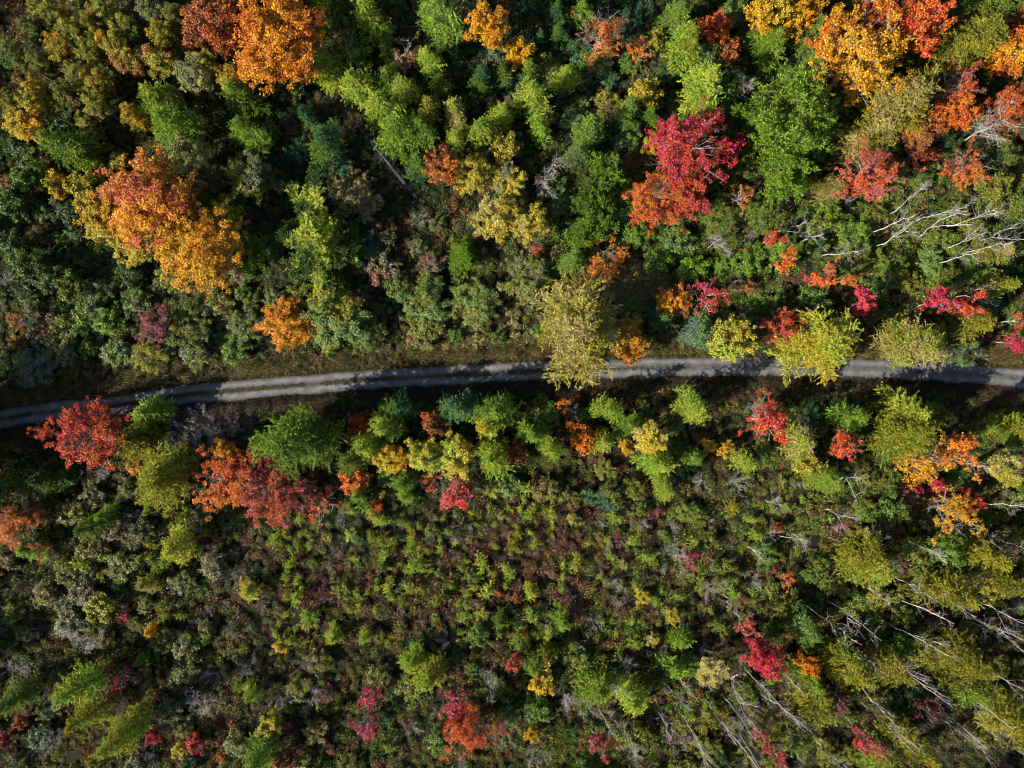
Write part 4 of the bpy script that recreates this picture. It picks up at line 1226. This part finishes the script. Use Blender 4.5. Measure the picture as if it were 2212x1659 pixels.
# fallen leaves on road and verges
def litter():
    n = 5200; X = g.uniform(-100, 100, n); off = g.normal(0, 1.9, n); Y = road_y(X)+off; Z = np.where(np.abs(off) < 1.8, .125, ground_z(X, Y)+.12)
    b = Buf(); s_ = g.uniform(.06, .14, n); b.leaves(np.stack([X, Y, Z], 1), unit(g.normal(size=(n, 3))*.25+np.array([[0, 0, 1.]])), g.normal(size=(n, 3)), s_*1.3, s_)
    o = bpy.data.objects.new("fallen_leaves", b.mesh("fallen_leaves", [M_LOW], 5)); COL.objects.link(o); o["col"] = [.30, .14, .05]; o["col2"] = [.32, .25, .12]
    tag(o, "small fallen leaves strewn on the gravel and its edges", kind="stuff")
litter()

# the wood goes on outside the picture (gives the edge its shade)
def surroundings():
    protos = []
    for q in PLACED:
        if q['kind'] in ('M', 'L', 'A') and q['o'].children and len(protos) < 8:
            cr = [c_ for c_ in q['o'].children if c_.name.startswith("crown")][0]
            key = cr.data.name
            if key not in [p_.data.name for p_ in protos]: protos.append(cr)
    n = 0; P = []
    gg = np.random.default_rng(6)
    while len(P) < 330:
        x, y = gg.uniform(-125, 125), gg.uniform(-102, 102)
        if abs(x) < 97 and abs(y) < 75: continue
        if abs(y-float(road_y(x))) < 5: continue
        if any((x-a)**2+(y-b)**2 < 26 for a, b in P): continue
        P.append((x, y))
    tall = [at(-60, 930), at(-35, 985), at(-95, 960), at(-50, 1050), at(-120, 1000), at(2240, 960), at(-70, 880)]
    P = np.array(P+tall); n = len(P); s_ = gg.uniform(.6, .95, n); s_[-len(tall):] = 1.05
    cols = np.array([C[k][0] for k in ('olive', 'lime', 'green', 'olgold', 'rust', 'dark')])[gg.integers(0, 6, n)]
    scatter("surrounding_woods", "woods going on beyond the picture on every side", np.stack([P[:, 0], P[:, 1], P[:, 0]*0-.5], 1), gg.integers(0, len(protos), n), np.stack([s_]*3, 1), np.stack([s_*0, s_*0, gg.uniform(0, 6.28, n)], 1), cols, cols, protos)
surroundings()

# ------------------------------------------------------------------ labels: each plant told by look and by its place beside a named neighbour
LM = [q for q in PLACED if q['short']]
used = set(q['label'] for q in PLACED if q['label'])
for q in PLACED:
    if q['label']: q['o']['label'] = q['label']; continue
    H_, kd = q['H'], q['kind']
    if kd == 's': noun = "larch sapling"; size = "tiny" if q['r'] < 9 else "small"; cw = words(q['c'])
    else:
        noun = KN[kd][1]; cw = words(q['c'])
        if kd in 'BDG': cw = 'grey' if q['c'] == 'greytwig' else 'white'
        size = "tall" if H_ > 10.5 else "large" if q['r'] > 40 else "mid-sized" if q['r'] > 22 else "small"
        if kd in 'MS' and q['r'] < 13: noun = "seedling tree"
    near = sorted(LM, key=lambda m: (m['x']-q['x'])**2+(m['y']-q['y'])**2)
    done = False
    for fine in (8, 16):
        for m in near[:7]:
            dx = q['x']-m['x']; dy = q['y']-m['y']; a = math.degrees(math.atan2(-dy, dx)) % 360; dd = math.hypot(dx, dy)
            if fine == 8: w = ['right of', 'upper right of', 'above', 'upper left of', 'left of', 'lower left of', 'below', 'lower right of'][int((a+22.5)//45) % 8]
            else: w = ['right of', 'right and slightly above', 'upper right of', 'above, slightly right of', 'above', 'above, slightly left of', 'upper left of', 'left and slightly above', 'left of', 'left and slightly below', 'lower left of',
                       'below, slightly left of', 'below', 'below, slightly right of', 'lower right of', 'right and slightly below'][int((a+11.25)//22.5) % 16]
            dist = "touching the" if False else ("just " if dd < m['r']+q['r']+25 else "" if dd < 130 else "well " if dd < 220 else "far ")
            lab = f"{size} {cw} {noun} {dist}{w} {m['short']}"
            if lab not in used and len(lab.split()) <= 16:
                used.add(lab); q['o']['label'] = lab; done = True; break
        if done: break
    if not done:
        m = near[0]; q['o']['label'] = f"one of several {size} {cw} {noun}s around {m['short']}"
print("placed", len(PLACED), "tris", sum(len(m.polygons)*2 for m in bpy.data.meshes if m.users))
